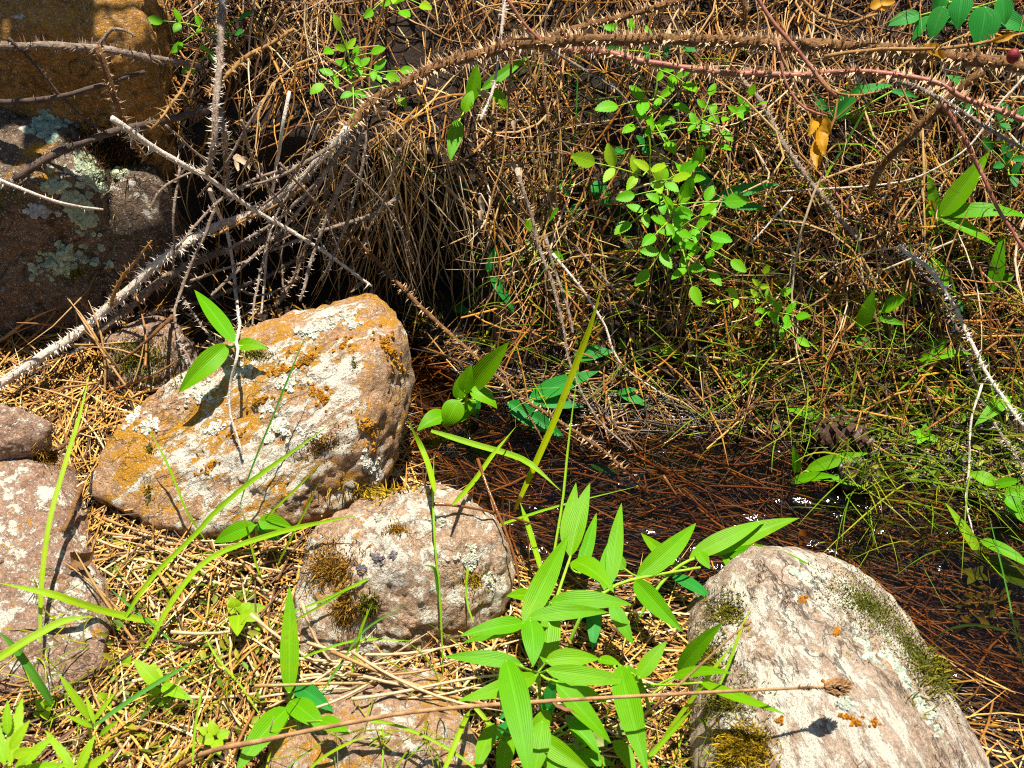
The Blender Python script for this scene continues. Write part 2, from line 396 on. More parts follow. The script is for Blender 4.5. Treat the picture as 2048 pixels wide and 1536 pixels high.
rd_ = at_z(1850, 1560, .15) - at_z(1560, 1140, .10); RA = math.atan2(rd_[1], rd_[0])
RM = {
 'big': mat_rock('orange_lichen_rock', (0.50, 0.295, 0.155), (0.36, 0.19, 0.085), 0.60, 0.86, 0.30, streak=((0.5, 1.0, 1.2), (0.0, 0.5, -0.35)), off=1.3, lines=0.5),
 'round': mat_rock('pinkish_rock', (0.50, 0.33, 0.20), (0.36, 0.21, 0.115), 0.66, 0.25, 0.02, off=4.1, crack=0.3, lines=0.35),
 'ridge': mat_rock('streaked_pale_rock', (0.50, 0.37, 0.26), (0.34, 0.225, 0.145), 0.72, 0.05, 0.06, streak=((0.38, 1.15, 0.9), (0, 0, -RA)), off=7.7, green=0.03, crack=0.5, lines=0.7),
 'flat': mat_rock('purplish_rock', (0.37, 0.225, 0.145), (0.24, 0.13, 0.078), 0.58, 0.35, 0.15, off=2.9, crack=0.4),
 'dark': mat_rock('dark_grey_rock', (0.20, 0.135, 0.085), (0.085, 0.057, 0.036), 0.42, 0.34, 0.40, off=5.2, green=0.2, crack=0.4),
 'amber': mat_rock('amber_rock', (0.46, 0.225, 0.05), (0.30, 0.14, 0.03), 0.05, 0.45, 0.35, off=9.4),
 'bottom': mat_rock('brown_pink_rock', (0.48, 0.29, 0.165), (0.34, 0.19, 0.10), 0.58, 0.65, 0.06, off=6.6),
 'wet': mat_rock('wet_brown_rock', (0.10, 0.065, 0.04), (0.06, 0.035, 0.02), 0.2, 0.1, 0.5, off=3.3),
}
rock('big', 'large tan boulder splashed with orange and white lichen, centre left', [
    (742, 597, .185), (798, 642, .175), (690, 618, .180), (600, 650, .165), (520, 672, .155), (430, 700, .142), (340, 785, .112), (262, 822, .098),
    (185, 935, .068), (172, 985, .050), (300, 1045, .048), (470, 1072, .046), (600, 1026, .046), (738, 1005, .040), (804, 885, .06), (826, 775, .095),
    (300, 905, .084), (470, 915, .098), (640, 880, .120), (715, 880, .115), (735, 720, .165)], RM['big'], sub=6, inset=0.60, bot=-.09, p=60, seed=3, amp=(0.0035, 0.0038, 0.0022), crk=0.7)
rock('round', 'rounded pinkish rock with brown moss patches below the large lichen boulder', [
    (588, 1170, .06), (612, 1085, .085), (690, 1035, .105), (790, 1012, .115), (890, 1008, .11), (965, 1048, .095), (1012, 1108, .07), (1028, 1175, .04),
    (1000, 1240, .02), (900, 1290, .02), (780, 1312, .02), (660, 1335, .015), (600, 1350, .01), (578, 1260, .03), (740, 1130, .105), (880, 1130, .10)], RM['round'], p=16, seed=8, inset=0.85, crk=0.5, amp=(0.006, 0.0035, 0.0016))
rock('bottom', 'flat pinkish rock cut off by the bottom edge, centre left', [
    (545, 1520, .05), (600, 1445, .065), (720, 1402, .075), (840, 1402, .075), (920, 1450, .07), (955, 1540, .06), (950, 1640, .05), (560, 1640, .05), (740, 1500, .085)], RM['bottom'], p=20, seed=12, sub=5)
rock('ridge', 'large pale streaked ridge-backed boulder in the bottom right corner', [
    (1500, 1152, .075), (1545, 1128, .09), (1620, 1140, .085), (1690, 1150, .07), (1770, 1195, .05), (1835, 1270, .03), (1880, 1350, .03), (1950, 1460, .03), (2010, 1600, .03),
    (1440, 1205, .055), (1375, 1265, .02), (1372, 1340, .01), (1395, 1440, .02), (1400, 1620, .05), (1590, 1200, .105), (1680, 1310, .122), (1760, 1430, .135), (1840, 1580, .145), (1520, 1300, .09), (1500, 1480, .10)],
    RM['ridge'], p=18, seed=17, inset=0.9, amp=(0.006, 0.0022, 0.0013), crk=0.4)
rock('flat', 'flat purplish rock cut off by the left edge under tall grass', [
    (-120, 905, .075), (30, 915, .075), (98, 950, .07), (128, 1100, .07), (172, 1180, .065), (205, 1262, .06), (196, 1330, .05), (120, 1392, .035), (-120, 1370, .045)], RM['flat'], p=34, seed=21, sub=6, amp=(0.004, 0.003, 0.0015), crk=0.6)
rock('slab', 'small thin slab lying on the flat rock at the left edge', [
    (-90, 815, .115), (25, 822, .115), (98, 858, .105), (92, 885, .09), (0, 905, .085), (-90, 915, .085)], RM['flat'], sub=5, inset=0.9, bot=0.07, p=44, seed=25, back=0.02, amp=(0.002, 0.002, 0.0012))
rock('dark', 'dark grey boulder with pale green lichen at the left edge', [
    (-160, 212, .30), (60, 208, .30), (145, 238, .285), (175, 300, .265), (205, 345, .245), (262, 400, .19), (270, 470, .13), (235, 560, .07), (130, 605, .045), (-160, 625, .045),
    (-160, 350, .28), (100, 372, .255), (190, 380, .235), (110, 480, .16)], RM['dark'], p=44, seed=31, inset=0.92, back=0.12, amp=(.005, .0045, .002))
rock('knob', 'small grey knobbly rock wedged against the dark lichen boulder', [
    (215, 345, .235), (300, 338, .235), (340, 395, .20), (352, 440, .165), (330, 500, .12), (280, 560, .07), (215, 560, .08), (230, 440, .19)], RM['dark'], sub=5, p=12, seed=35, back=0.06)
rock('amber', 'amber brown boulder in dappled shade in the top left corner', [
    (-200, -160, .46), (150, -160, .46), (255, -60, .43), (292, 60, .385), (270, 140, .345), (185, 212, .30), (95, 190, .31), (0, 158, .325), (-200, 130, .34), (60, 60, .40), (190, 90, .37)], RM['amber'], p=40, amp=(.005, .004, .002), seed=41, inset=0.96, bot=0.17, back=0.14)
rock('mossy', 'small mossy stone half hidden behind the large lichen boulder', [
    (200, 690, .075), (260, 655, .085), (340, 668, .085), (378, 710, .07), (350, 765, .04), (250, 775, .04), (205, 750, .045)], RM['flat'], sub=5, p=12, seed=45, back=0.03)
rock('wet', 'small wet brown stone in the stream below the pine cone', [
    (1680, 935, .012), (1720, 922, .016), (1760, 935, .012), (1752, 965, .0), (1690, 965, .0)], RM['wet'], sub=5, p=10, seed=49, back=0.01, amp=(.003, .002, .001), bot=-.05)

BVH = BVHTree.FromPolygons([tuple(v) for v in np.concatenate(BV).tolist()], np.concatenate(BFT).tolist())
CV = Vector(CAM)
def hit(px, py):
    d = Vector(ray(px, py)); l = d.length
    r = BVH.ray_cast(CV, d / l, 20)
    if r[0] is None: return at_depth(px, py, 1.6), np.array([0, -0.7, 0.7]), 1.6
    return np.array(r[0]), np.array(r[1]), r[3] / l
def pt(px, py, b=0.0):
    """point b metres in front of the surface seen at this photo position"""
    t = hit(px, py)[2]; d = ray(px, py)
    return CAM + d * (t - b / np.linalg.norm(d))
def pxm(P):
    return float((np.asarray(P) - CAM) @ FWD) * TANH / 1024          # metres per photo pixel at P

def catmull(P, n):
    P = np.asarray(P, float)
    if len(P) == 2: P = np.array([P[0], (P[0] + P[1]) / 2, P[1]])
    Q = np.vstack([2 * P[0] - P[1], P, 2 * P[-1] - P[-2]])
    seg = np.linalg.norm(np.diff(P, axis=0), axis=1); cum = np.concatenate([[0], np.cumsum(seg)]) / seg.sum()
    out = []
    for s in np.linspace(0, 1, n):
        i = min(np.searchsorted(cum, s, 'right') - 1, len(P) - 2); t = (s - cum[i]) / max(cum[i + 1] - cum[i], 1e-9)
        a, b, c, d = Q[i], Q[i + 1], Q[i + 2], Q[i + 3]
        out.append(0.5 * (2 * b + (c - a) * t + (2 * a - 5 * b + 4 * c - d) * t * t + (3 * b - a - 3 * c + d) * t ** 3))
    return np.array(out)
def frames(C):
    T = np.gradient(C, axis=0); T /= np.linalg.norm(T, axis=1)[:, None] + 1e-12
    a = np.cross(T[0], [0.3, 0.2, 0.93]); a = nrm(a); A = []
    for t in T:
        a = nrm(a - t * (a @ t)); A.append(a)
    A = np.array(A); return T, A, np.cross(T, A)
def tube(C, R, k=8, lump=0.0, seed=0):
    T, A, B = frames(C); n = len(C); ang = np.arange(k) / k * 2 * np.pi
    R = np.asarray(R)[:, None] * (1 + lump * fbm(np.stack([np.arange(n)[:, None] * 0.7 + 0 * ang, np.cos(ang)[None] * 1.5 + 0 * np.arange(n)[:, None], np.sin(ang)[None] * 1.5 + np.zeros((n, 1))], -1), 2, seed))
    V = C[:, None] + R[..., None] * (np.cos(ang)[None, :, None] * A[:, None] + np.sin(ang)[None, :, None] * B[:, None])
    V = V.reshape(-1, 3); F = []
    for i in range(n - 1):
        for j in range(k):
            F.append((i * k + j, i * k + (j + 1) % k, (i + 1) * k + (j + 1) % k, (i + 1) * k + j))
    V = np.vstack([V, C[0] - T[0] * R[0, 0] * 0.3, C[-1] + T[-1] * R[-1, 0]])
    for j in range(k):
        F.append((n * k, (j + 1) % k, j)); F.append((n * k + 1, (n - 1) * k + j, (n - 1) * k + (j + 1) % k))
    return V, F

# ------------------------------------------------------------------ strands: needles, dry grass, roots (vectorised)
def ground_n(x, y, e=0.01):
    gx_ = (H(x + e, y, False) - H(x - e, y, False)) / (2 * e); gy_ = (H(x, y + e, False) - H(x, y - e, False)) / (2 * e)
    n = np.stack([-gx_, -gy_, np.ones_like(gx_)], -1); return n / np.linalg.norm(n, axis=1)[:, None]
def strands(C, Wd, side, tint, name, mat, label, rings, kind='stuff', parent=None, taper=True, tent=0.55):
    """C: (N, rings, 3) centre lines, Wd: (N,) widths, side: (N, rings, 3) unit side vectors; tent-shaped ribbons"""
    N = len(C); T = np.gradient(C, axis=1); T /= np.linalg.norm(T, axis=2)[..., None] + 1e-12
    S = np.cross(T, side); S /= np.linalg.norm(S, axis=2)[..., None] + 1e-12
    U = np.cross(S, T)
    prof = np.ones(rings)
    if taper: prof = np.interp(np.linspace(0, 1, rings), [0, 0.12, 0.7, 1], [0.7, 1, 0.9, 0.15])
    hw = (Wd[:, None] * prof[None]) * 0.5
    V = np.stack([C - S * hw[..., None], C + U * (hw * tent * 2)[..., None], C + S * hw[..., None]], 2).reshape(-1, 3)
    b = (np.arange(N)[:, None] * rings + np.arange(rings - 1)[None]) * 3; b = b.ravel()
    F = np.concatenate([np.stack([b, b + 1, b + 4, b + 3], -1), np.stack([b + 1, b + 2, b + 5, b + 4], -1)])
    cols = np.repeat(tint, rings * 3, axis=0)
    o = mesh_obj(name, V, F, mat, parent, (0, 0, 0), True, cols)
    tag(o, label, kind=kind); return o
def litter(n, xr, yr, L, Wd, tints, name, mat, label, mask=None, theta=None, lift=(0, 0.012), rings=5, curv=0.6, seed=1, tilt=0.05):
    rs = np.random.RandomState(seed)
    x = rs.uniform(*xr, n * 4); y = rs.uniform(*yr, n * 4)
    if mask is not None:
        k = rs.rand(len(x)) < mask(x, y); x, y = x[k], y[k]
    x, y = x[:n], y[:n]; n = len(x)
    nv = ground_n(x, y); t1 = np.stack([np.ones(n), np.zeros(n), nv[:, 0] * 0], -1); t1 -= nv * (t1 * nv).sum(1)[:, None]; t1 /= np.linalg.norm(t1, axis=1)[:, None]
    t2 = np.cross(nv, t1)
    th = rs.uniform(0, np.pi * 2, n) if theta is None else theta(x, y, rs)
    d = t1 * np.cos(th)[:, None] + t2 * np.sin(th)[:, None]; pd = -t1 * np.sin(th)[:, None] + t2 * np.cos(th)[:, None]
    d = d + nv * rs.normal(0, tilt, n)[:, None]
    c = np.stack([x, y, H(x, y)], -1) + nv * rs.uniform(*lift, n)[:, None]
    ln = rs.uniform(*L, n); cv = rs.normal(0, curv, n); cn = rs.normal(0, curv * 0.5, n)
    s = np.linspace(-0.5, 0.5, rings)[None] * ln[:, None]
    C = c[:, None] + d[:, None] * s[..., None] + pd[:, None] * (cv[:, None] * s * s * 2)[..., None] + nv[:, None] * (cn[:, None] * s * s * 2)[..., None]
    if name != 'wet_needle_litter': C = C + (WARP(c) - c)[:, None]
    side = np.repeat(nv[:, None] + 0.25 * rs.normal(0, 1, (n, 1, 3)), rings, 1)
    ti = np.array([t[:3] for t in tints]); wt = np.array([t[3] for t in tints]); wt = wt / wt.sum()
    tint = ti[rs.choice(len(ti), n, p=wt)] * rs.uniform(0.75, 1.25, (n, 1)) * rs.uniform(0.93, 1.07, (n, 3))
    return strands(C, rs.uniform(*Wd, n), side, tint, name, mat, label, rings)
TAN = [(.48, .235, .028, 4), (.56, .32, .065, 3), (.70, .51, .25, 2), (.27, .115, .015, 3), (.09, .04, .012, 3.5)]
BRN = [(.34, .13, .010, 4), (.20, .072, .007, 4), (.50, .225, .022, 2.2), (.54, .36, .12, 0.7), (.05, .02, .005, 5)]
WET = [(.27, .125, .020, 2.5), (.10, .045, .010, 4), (.50, .26, .045, 1.6), (.02, .010, .005, 6)]
GRY = [(.48, .29, .10, 3), (.36, .18, .045, 3.4), (.60, .44, .25, 1.3), (.12, .06, .02, 3)]
def clump(x, y):
    return np.clip(0.58 + 1.3 * fbm(np.stack([x * 6, y * 9, x * 0], -1), 2, 77), np.where(y > yb_(x) + .2, .45, 0.10), 1)
def flow(x, y, r):
    f = 2.6 * fbm(np.stack([x * 3.3, y * 3.3, x * 0 + 4], -1), 2, 91); return f + r.normal(0, 0.55, len(x)) + np.where(r.rand(len(x)) < 0.22, r.uniform(0, 3.1, len(x)), 0)
def chy(x): return np.interp(x, CH[:, 0], CH[:, 1])
def near_side(x, y): return (ch_dist(x, y) > 1.05) & ((x < CH[0, 0] + .03) | (y < chy(x)))
litter(6000, (-0.85, 0.75), (-0.62, 0.24), (.11, .21), (.0013, .0025), TAN, 'pine_needle_litter', M['needle'], 'thick mat of tan dry pine needles between the rocks',
       mask=lambda x, y: (near_side(x, y) & (y < yb_(x) + 0.02)) * np.where((x > -.42) & (x < 0) & (y > .12), 0.15, 1.0) * np.where(x > 0.35, 0.25, 1.0), seed=11, lift=(0.0, 0.016), theta=flow, curv=1.0, rings=6, tilt=0.05)
litter(2600, (-0.85, 0.75), (-0.62, 0.24), (.02, .06), (.0014, .0028), TAN, 'broken_needle_litter', M['needle'], 'short broken bits of dry needle among the litter',
       mask=lambda x, y: near_side(x, y) & (y < yb_(x) + 0.02), seed=12, lift=(0.002, 0.018), tilt=0.3)
litter(8500, (-0.95, 0.98), (0.0, 0.75), (.05, .17), (.0010, .0030), BRN, 'bank_needle_litter', M['needle'], 'brown dry needles and stalks covering the far bank',
       mask=lambda x, y: (y > yb_(x) - 0.03) * np.where((x > -0.46) & (x < 0.0) & (y < yb_(x) + 0.13), np.where(y < yb_(x) + 0.07, 0.02, 0.35), clump(x, y)), theta=lambda x, y, r: -np.pi / 2 + 1.5 * fbm(np.stack([x * 8, y * 8, x * 0 + 2], -1), 2, 33) + r.normal(0, 0.75, len(x)), lift=(0.0, 0.035), seed=13, curv=1.6, tilt=0.2)
litter(3300, (-0.25, 0.95), (-0.35, 0.22), (.11, .20), (.0014, .0026), WET, 'wet_needle_litter', M['needle_wet'], 'dark wet needles lying in the stream bed',
       mask=lambda x, y: (ch_dist(x, y) < 1.5) & (y < yb_(x) + 0.05), theta=lambda x, y, r: r.normal(-0.25, 0.55, len(x)) + np.where(r.rand(len(x)) < 0.2, r.uniform(0, 3, len(x)), 0), lift=(0.0, 0.010), seed=14, curv=0.8, tilt=0.05)
litter(3000, (-0.95, 0.98), (0.15, 0.85), (.09, .24), (.0007, .0030), GRY, 'dry_grass_mat', M['needle'], 'matted grey brown dead grass on the upper bank',
       mask=lambda x, y: (y > yb_(x) + 0.09) * np.where(x < 0.05, 1.0, 0.35) * clump(x, y) * np.where((x > -.46) & (x < 0) & (y < yb_(x) + .17), .3, 1), theta=lambda x, y, r: r.normal(-np.pi / 2, 0.6, len(x)), lift=(0.01, 0.06), seed=15, curv=3.0, rings=7, tilt=0.2)
# roots and dead stalks hanging over the dark hollow
rs = np.random.RandomState(5); n = 190; rings = 11
x = rs.uniform(-0.42, 0.02, n); x = np.where(rs.rand(n) < 0.72, rs.normal(-0.14, 0.045, n), x)
y0 = yb_(x) + rs.uniform(0.035, 0.10, n); z0 = H(x, y0) + rs.uniform(0.0, 0.04, n)
ln = rs.uniform(0.07, 0.27, n); s = np.linspace(0, 1, rings)
C = np.zeros((n, rings, 3))
wob = rs.normal(0, 1, (n, 3)); ph = rs.uniform(0, 6, n)
out = rs.uniform(0.005, 0.06, n)
C[..., 0] = x[:, None] + (rs.normal(0, 0.075, n))[:, None] * s + 0.007 * wob[:, :1] * np.sin(s * 5 + ph[:, None]) + 0.003 * wob[:, 1:2] * np.sin(s * 15 + ph[:, None]) * s
yw = WARP(np.stack([x, y0, z0], -1))[:, 1]
C[..., 1] = yw[:, None] - out[:, None] * np.sqrt(s)[None] - 0.02 * s
C[..., 2] = z0[:, None] + 0.02 * np.sin(np.minimum(s * 4, 1) * np.pi) - ln[:, None] * s ** 1.15
ti = np.array([g[:3] for g in GRY])[rs.choice(4, n, p=[.4, .2, .35, .05])] * rs.uniform(0.7, 1.25, (n, 1))
strands(C, rs.uniform(.0006, .0022, n), np.repeat(np.array([[[0, -1, 0.2]]]), n, 0).repeat(rings, 1), ti, 'hanging_roots', M['needle'], 'curtain of thin dead roots and stalks hanging over the dark hollow', rings)

# ------------------------------------------------------------------ moss and lichen on the rocks
def region_hits(cx, cy, rx, ry, n, rs, key=None, rot=0.0, noise=0.35):
    out = []
    for _ in range(n):
        a = rs.uniform(0, 2 * np.pi); r = min(1.6, abs(rs.normal(0, 0.62)) + 0.12 * rs.rand())
        lim = 1 + noise * float(vnoise(np.array([math.cos(a) * 1.6 + cx, math.sin(a) * 1.6 + cy, 0.0]), 3)) * 1.6
        u, v = r * lim * rx * math.cos(a), r * lim * ry * math.sin(a)
        px, py = cx + u * math.cos(rot) - v * math.sin(rot), cy + u * math.sin(rot) + v * math.cos(rot)
        P, Nn, t = hit(px, py); out.append((P, Nn))
    P = np.array([o_[0] for o_ in out]); Nn = np.array([o_[1] for o_ in out])
    Nn = np.where(((CAM - P) * Nn).sum(1)[:, None] < 0, -Nn, Nn)
    m = np.median(P, 0); ok = np.linalg.norm(P - m, axis=1) < 0.25
    return P[ok], Nn[ok]
def moss(key, cx, cy, rx, ry, n, tints, length=(.005, .010), label=None, seed=0, rot=0.0, name='moss', wd=(.0007, .0013), noise=0.35):
    rs = np.random.RandomState(seed + 100); P, Nn = region_hits(cx, cy, rx, ry, n, rs, rot=rot, noise=noise)
    n = len(P); rings = 4; d = Nn + rs.normal(0, 0.55, (n, 3)); d /= np.linalg.norm(d, axis=1)[:, None]
    ln = rs.uniform(*length, n); s = np.linspace(0, 1, rings); bend = rs.normal(0, 0.5, (n, 3))
    C = P[:, None] - Nn[:, None] * 0.001 + d[:, None] * (ln[:, None] * s)[..., None] + bend[:, None] * (ln[:, None] * s * s * 0.6)[..., None]
    ti = np.array([t[:3] for t in tints]); tint = ti[rs.choice(len(ti), n)] * rs.uniform(0.6, 1.35, (n, 1))
    side = np.repeat((Nn + rs.normal(0, 0.5, (n, 3)))[:, None], rings, 1)
    par = ROCK.get(key)
    return strands(C, rs.uniform(*wd, n), side, tint, name, M['moss'], label or 'short cushion of moss', rings, parent=par)
MBR = [(.42, .22, .025), (.28, .14, .02), (.52, .30, .04), (.17, .085, .02)]
MDK = [(.10, .05, .015), (.17, .085, .02), (.06, .035, .012), (.24, .13, .025)]
MYG = [(.20, .185, .012), (.12, .12, .010), (.30, .25, .016), (.07, .075, .01)]
MGD = [(.46, .30, .012), (.30, .20, .012), (.60, .40, .02), (.16, .11, .01)]
MGN = [(.13, .15, .010), (.08, .10, .008), (.20, .20, .012), (.05, .06, .006)]
moss('ridge', 1482, 1502, 46, 34, 2400, MGD, (.006, .012), 'golden green moss cushion', 1)
moss('ridge', 1455, 1225, 40, 34, 900, MYG, (.003, .006), 'yellow green moss on the left flank', 2)
moss('ridge', 1420, 1320, 40, 60, 1100, MYG, (.003, .006), 'yellow green moss on the left flank', 3)
moss('ridge', 1455, 1405, 60, 34, 900, MYG, (.003, .006), 'dark green moss by the leaf shadow', 4)
moss('ridge', 1740, 1215, 120, 46, 7000, MGN, (.0012, .0030), 'olive moss on the stream side', 5, rot=0.62)
moss('ridge', 1845, 1325, 105, 30, 5000, MGN, (.0012, .0030), 'olive moss on the stream side', 6, rot=0.9)
moss('round', 660, 1135, 52, 40, 1500, MBR, (.004, .009), 'rusty brown moss patch on the left shoulder', 7)
moss('round', 690, 1215, 24, 42, 700, MBR, (.004, .009), 'rusty brown moss on the left side', 8)
moss('round', 735, 1212, 18, 17, 420, MYG, (.004, .009), 'small dark green moss tuft', 9)
moss('round', 793, 1060, 19, 9, 260, MBR, (.003, .006), 'small golden moss patch on top', 10)
moss('round', 950, 1160, 34, 24, 420, MGD, (.002, .004), 'thin yellow moss on the right shoulder', 11)
moss('dark', 225, 300, 62, 42, 2600, MDK, (.006, .013), 'dark brown shaggy moss on the right shoulder', 12)
moss('dark', 150, 545, 26, 20, 350, MYG, (.003, .006), 'dark moss below the lowest lichen', 13)
moss('mossy', 275, 715, 80, 46, 1900, MYG, (.003, .007), 'olive moss over the top', 14)
moss('big', 640, 890, 50, 34, 800, MDK, (.0015, .0035), 'dark stain of dry moss on the front', 15, noise=0.6)
moss('big', 300, 900, 10, 13, 130, MYG, (.002, .004), 'small green moss tuft on the left end', 16)
moss('big', 297, 985, 9, 30, 160, MYG, (.002, .004), 'small green moss streak low on the left end', 17)
moss('big', 708, 728, 7, 20, 90, MYG, (.002, .004), 'tiny green moss tuft in a pit', 18)
moss('big', 510, 710, 36, 10, 320, MYG, (.003, .006), 'moss tuft at the foot of the small plant', 19)
moss('flat', 95, 915, 30, 20, 500, MBR, (.004, .008), 'rusty moss along the back edge', 20)
for i, (cx, cy, rx, ry, n, T) in enumerate([(1520, 840, 120, 40, 2600, MYG), (1480, 770, 140, 40, 1300, MYG), (1740, 790, 120, 60, 1500, MYG), (1960, 1210, 60, 24, 700, MYG), (1330, 870, 60, 40, 600, MYG),
                                            (1560, 640, 120, 50, 900, MYG), (1180, 560, 90, 50, 600, MYG), (1900, 960, 110, 50, 1300, MYG), (840, 640, 60, 40, 300, MYG), (1880, 1330, 40, 70, 500, MYG), (760, 985, 60, 14, 400, MGD)]):
    o = moss(None, cx, cy, rx, ry, n, T, (.005, .013), None, 30 + i, name='moss_cover', wd=(.001, .002), noise=0.5)
    o['label'] = 'patch of yellow green moss at the stream edge'

def lichen(key, cx, cy, rx, ry, n, col, label, seed=0, rot=0.0, lobe=(.0025, .006)):
    """a crust of many small crinkled lobes lying on the stone"""
    rs = np.random.RandomState(seed + 500); P, Nn = region_hits(cx, cy, rx, ry, n, rs, rot=rot, noise=0.5)
    V, F, Cc = [], [], []
    for p_, q in zip(P, Nn):
        a = nrm(np.cross(q, rs.normal(0, 1, 3))); b = np.cross(q, a); r = rs.uniform(*lobe); k = 7; b0 = len(V)
        cc = np.array(col) * rs.uniform(0.7, 1.15) * rs.uniform(0.95, 1.05, 3)
        V.append(p_ + q * rs.uniform(0.0006, 0.0016)); Cc.append(cc * 0.85)
        for j in range(k):
            th = j / k * 2 * math.pi; rr = r * rs.uniform(0.65, 1.2)
            V.append(p_ + (a * math.cos(th) + b * math.sin(th)) * rr * 0.62 + q * rs.uniform(0.0012, 0.0028)); Cc.append(cc)
        for j in range(k):
            th = (j + rs.uniform(-.2, .2)) / k * 2 * math.pi; rr = r * rs.uniform(0.8, 1.25)
            V.append(p_ + (a * math.cos(th) + b * math.sin(th)) * rr - q * 0.0008); Cc.append(cc * 1.1)
        for j in range(k):
            j2 = (j + 1) % k
            F.append((b0, b0 + 1 + j, b0 + 1 + j2)); F.append((b0 + 1 + j, b0 + 1 + k + j, b0 + 1 + k + j2, b0 + 1 + j2))
    o = mesh_obj('lichen', V, F, M['lichen'], ROCK[key], smooth=False, cols=np.array(Cc)); o['label'] = label; o['kind'] = 'stuff'; return o
LG = (.40, .45, .29); LB = (.36, .47, .37); LW = (.66, .64, .52)
lichen('dark', 92, 248, 38, 20, 190, LB, 'blue green leafy lichen on top', 1)
lichen('dark', 165, 325, 26, 16, 130, LG, 'pale green leafy lichen strip', 2, rot=1.0)
lichen('dark', 180, 350, 12, 14, 60, LG, 'pale green leafy lichen strip', 3)
lichen('dark', 155, 415, 40, 18, 170, LG, 'pale green leafy lichen on the front', 4, rot=0.9)
lichen('dark', 170, 440, 20, 18, 90, LG, 'pale green leafy lichen on the front', 5)
lichen('dark', 205, 375, 12, 10, 40, LG, 'small pale green lichen near the moss', 6)
lichen('dark', 128, 520, 38, 28, 240, LG, 'largest pale green lichen low on the front', 7)
lichen('dark', 225, 345, 28, 8, 70, LG, 'pale lichen rim under the moss', 8)
lichen('dark', 105, 370, 12, 12, 40, LG, 'small pale lichen near the front edge', 9)
lichen('dark', 80, 420, 16, 9, 40, (.40, .40, .38), 'small grey lichen on the front', 10)
for i, (cx, cy, rx, ry) in enumerate([(400, 790, 30, 14), (260, 828, 22, 20), (560, 850, 18, 22), (430, 852, 14, 10), (640, 655, 40, 14), (575, 765, 14, 14), (300, 850, 24, 14), (700, 640, 16, 20), (540, 880, 10, 8), (735, 930, 14, 30), (480, 742, 20, 10)]):
    lichen('big', cx, cy, rx, ry, int(rx * ry * 0.16) + 16, LW, 'cream white crust lichen spot', 20 + i, rot=-0.5, lobe=(.0018, .004))
for i, (cx, cy, rx, ry) in enumerate([(560, 740, 34, 10), (520, 800, 22, 8), (610, 720, 30, 9), (640, 790, 16, 26), (780, 700, 14, 40), (735, 860, 10, 30), (420, 930, 16, 7), (470, 865, 18, 8), (690, 690, 20, 8)]):
    lichen('big', cx, cy, rx, ry, int(rx * ry * 0.13) + 10, (.46, .21, .02), 'orange crust lichen splash', 40 + i, rot=-0.55, lobe=(.0012, .003))
for i, (cx, cy) in enumerate([(1655, 1370), (1715, 1447), (1748, 1446), (1695, 1435), (1672, 1262), (1605, 1200), (1560, 1440)]):
    lichen('ridge', cx, cy, 8, 7, 12, (.48, .19, .015), 'small orange lichen dot', 60 + i, lobe=(.0012, .0026))
for i, (cx, cy, rx, ry, r) in enumerate([(1800, 1345, 46, 10, .9), (1850, 1420, 44, 9, .9), (1590, 1145, 26, 7, .7), (1690, 1410, 18, 12, .6), (1740, 1310, 36, 7, .9)]):
    lichen('ridge', cx, cy, rx, ry, int(rx * ry * 0.16), (.50, .56, .44), 'pale green crust lichen streak', 70 + i, rot=r, lobe=(.0015, .0035))
for i, (cx, cy, rx, ry) in enumerate([(940, 1120, 26, 24), (975, 1160, 14, 20), (760, 1040, 26, 10), (880, 1040, 18, 12)]):
    lichen('round', cx, cy, rx, ry, int(rx * ry * 0.10), (.62, .62, .47), 'cream lichen flecks', 80 + i, lobe=(.0014, .003))
for i, (cx, cy, rx) in enumerate([(755, 1118, 10), (722, 1138, 9), (788, 1112, 7)]):
    lichen('round', cx, cy, rx, rx * .9, 22, (.22, .19, .19), 'dark grey lichen spot', 90 + i, lobe=(.0015, .003))

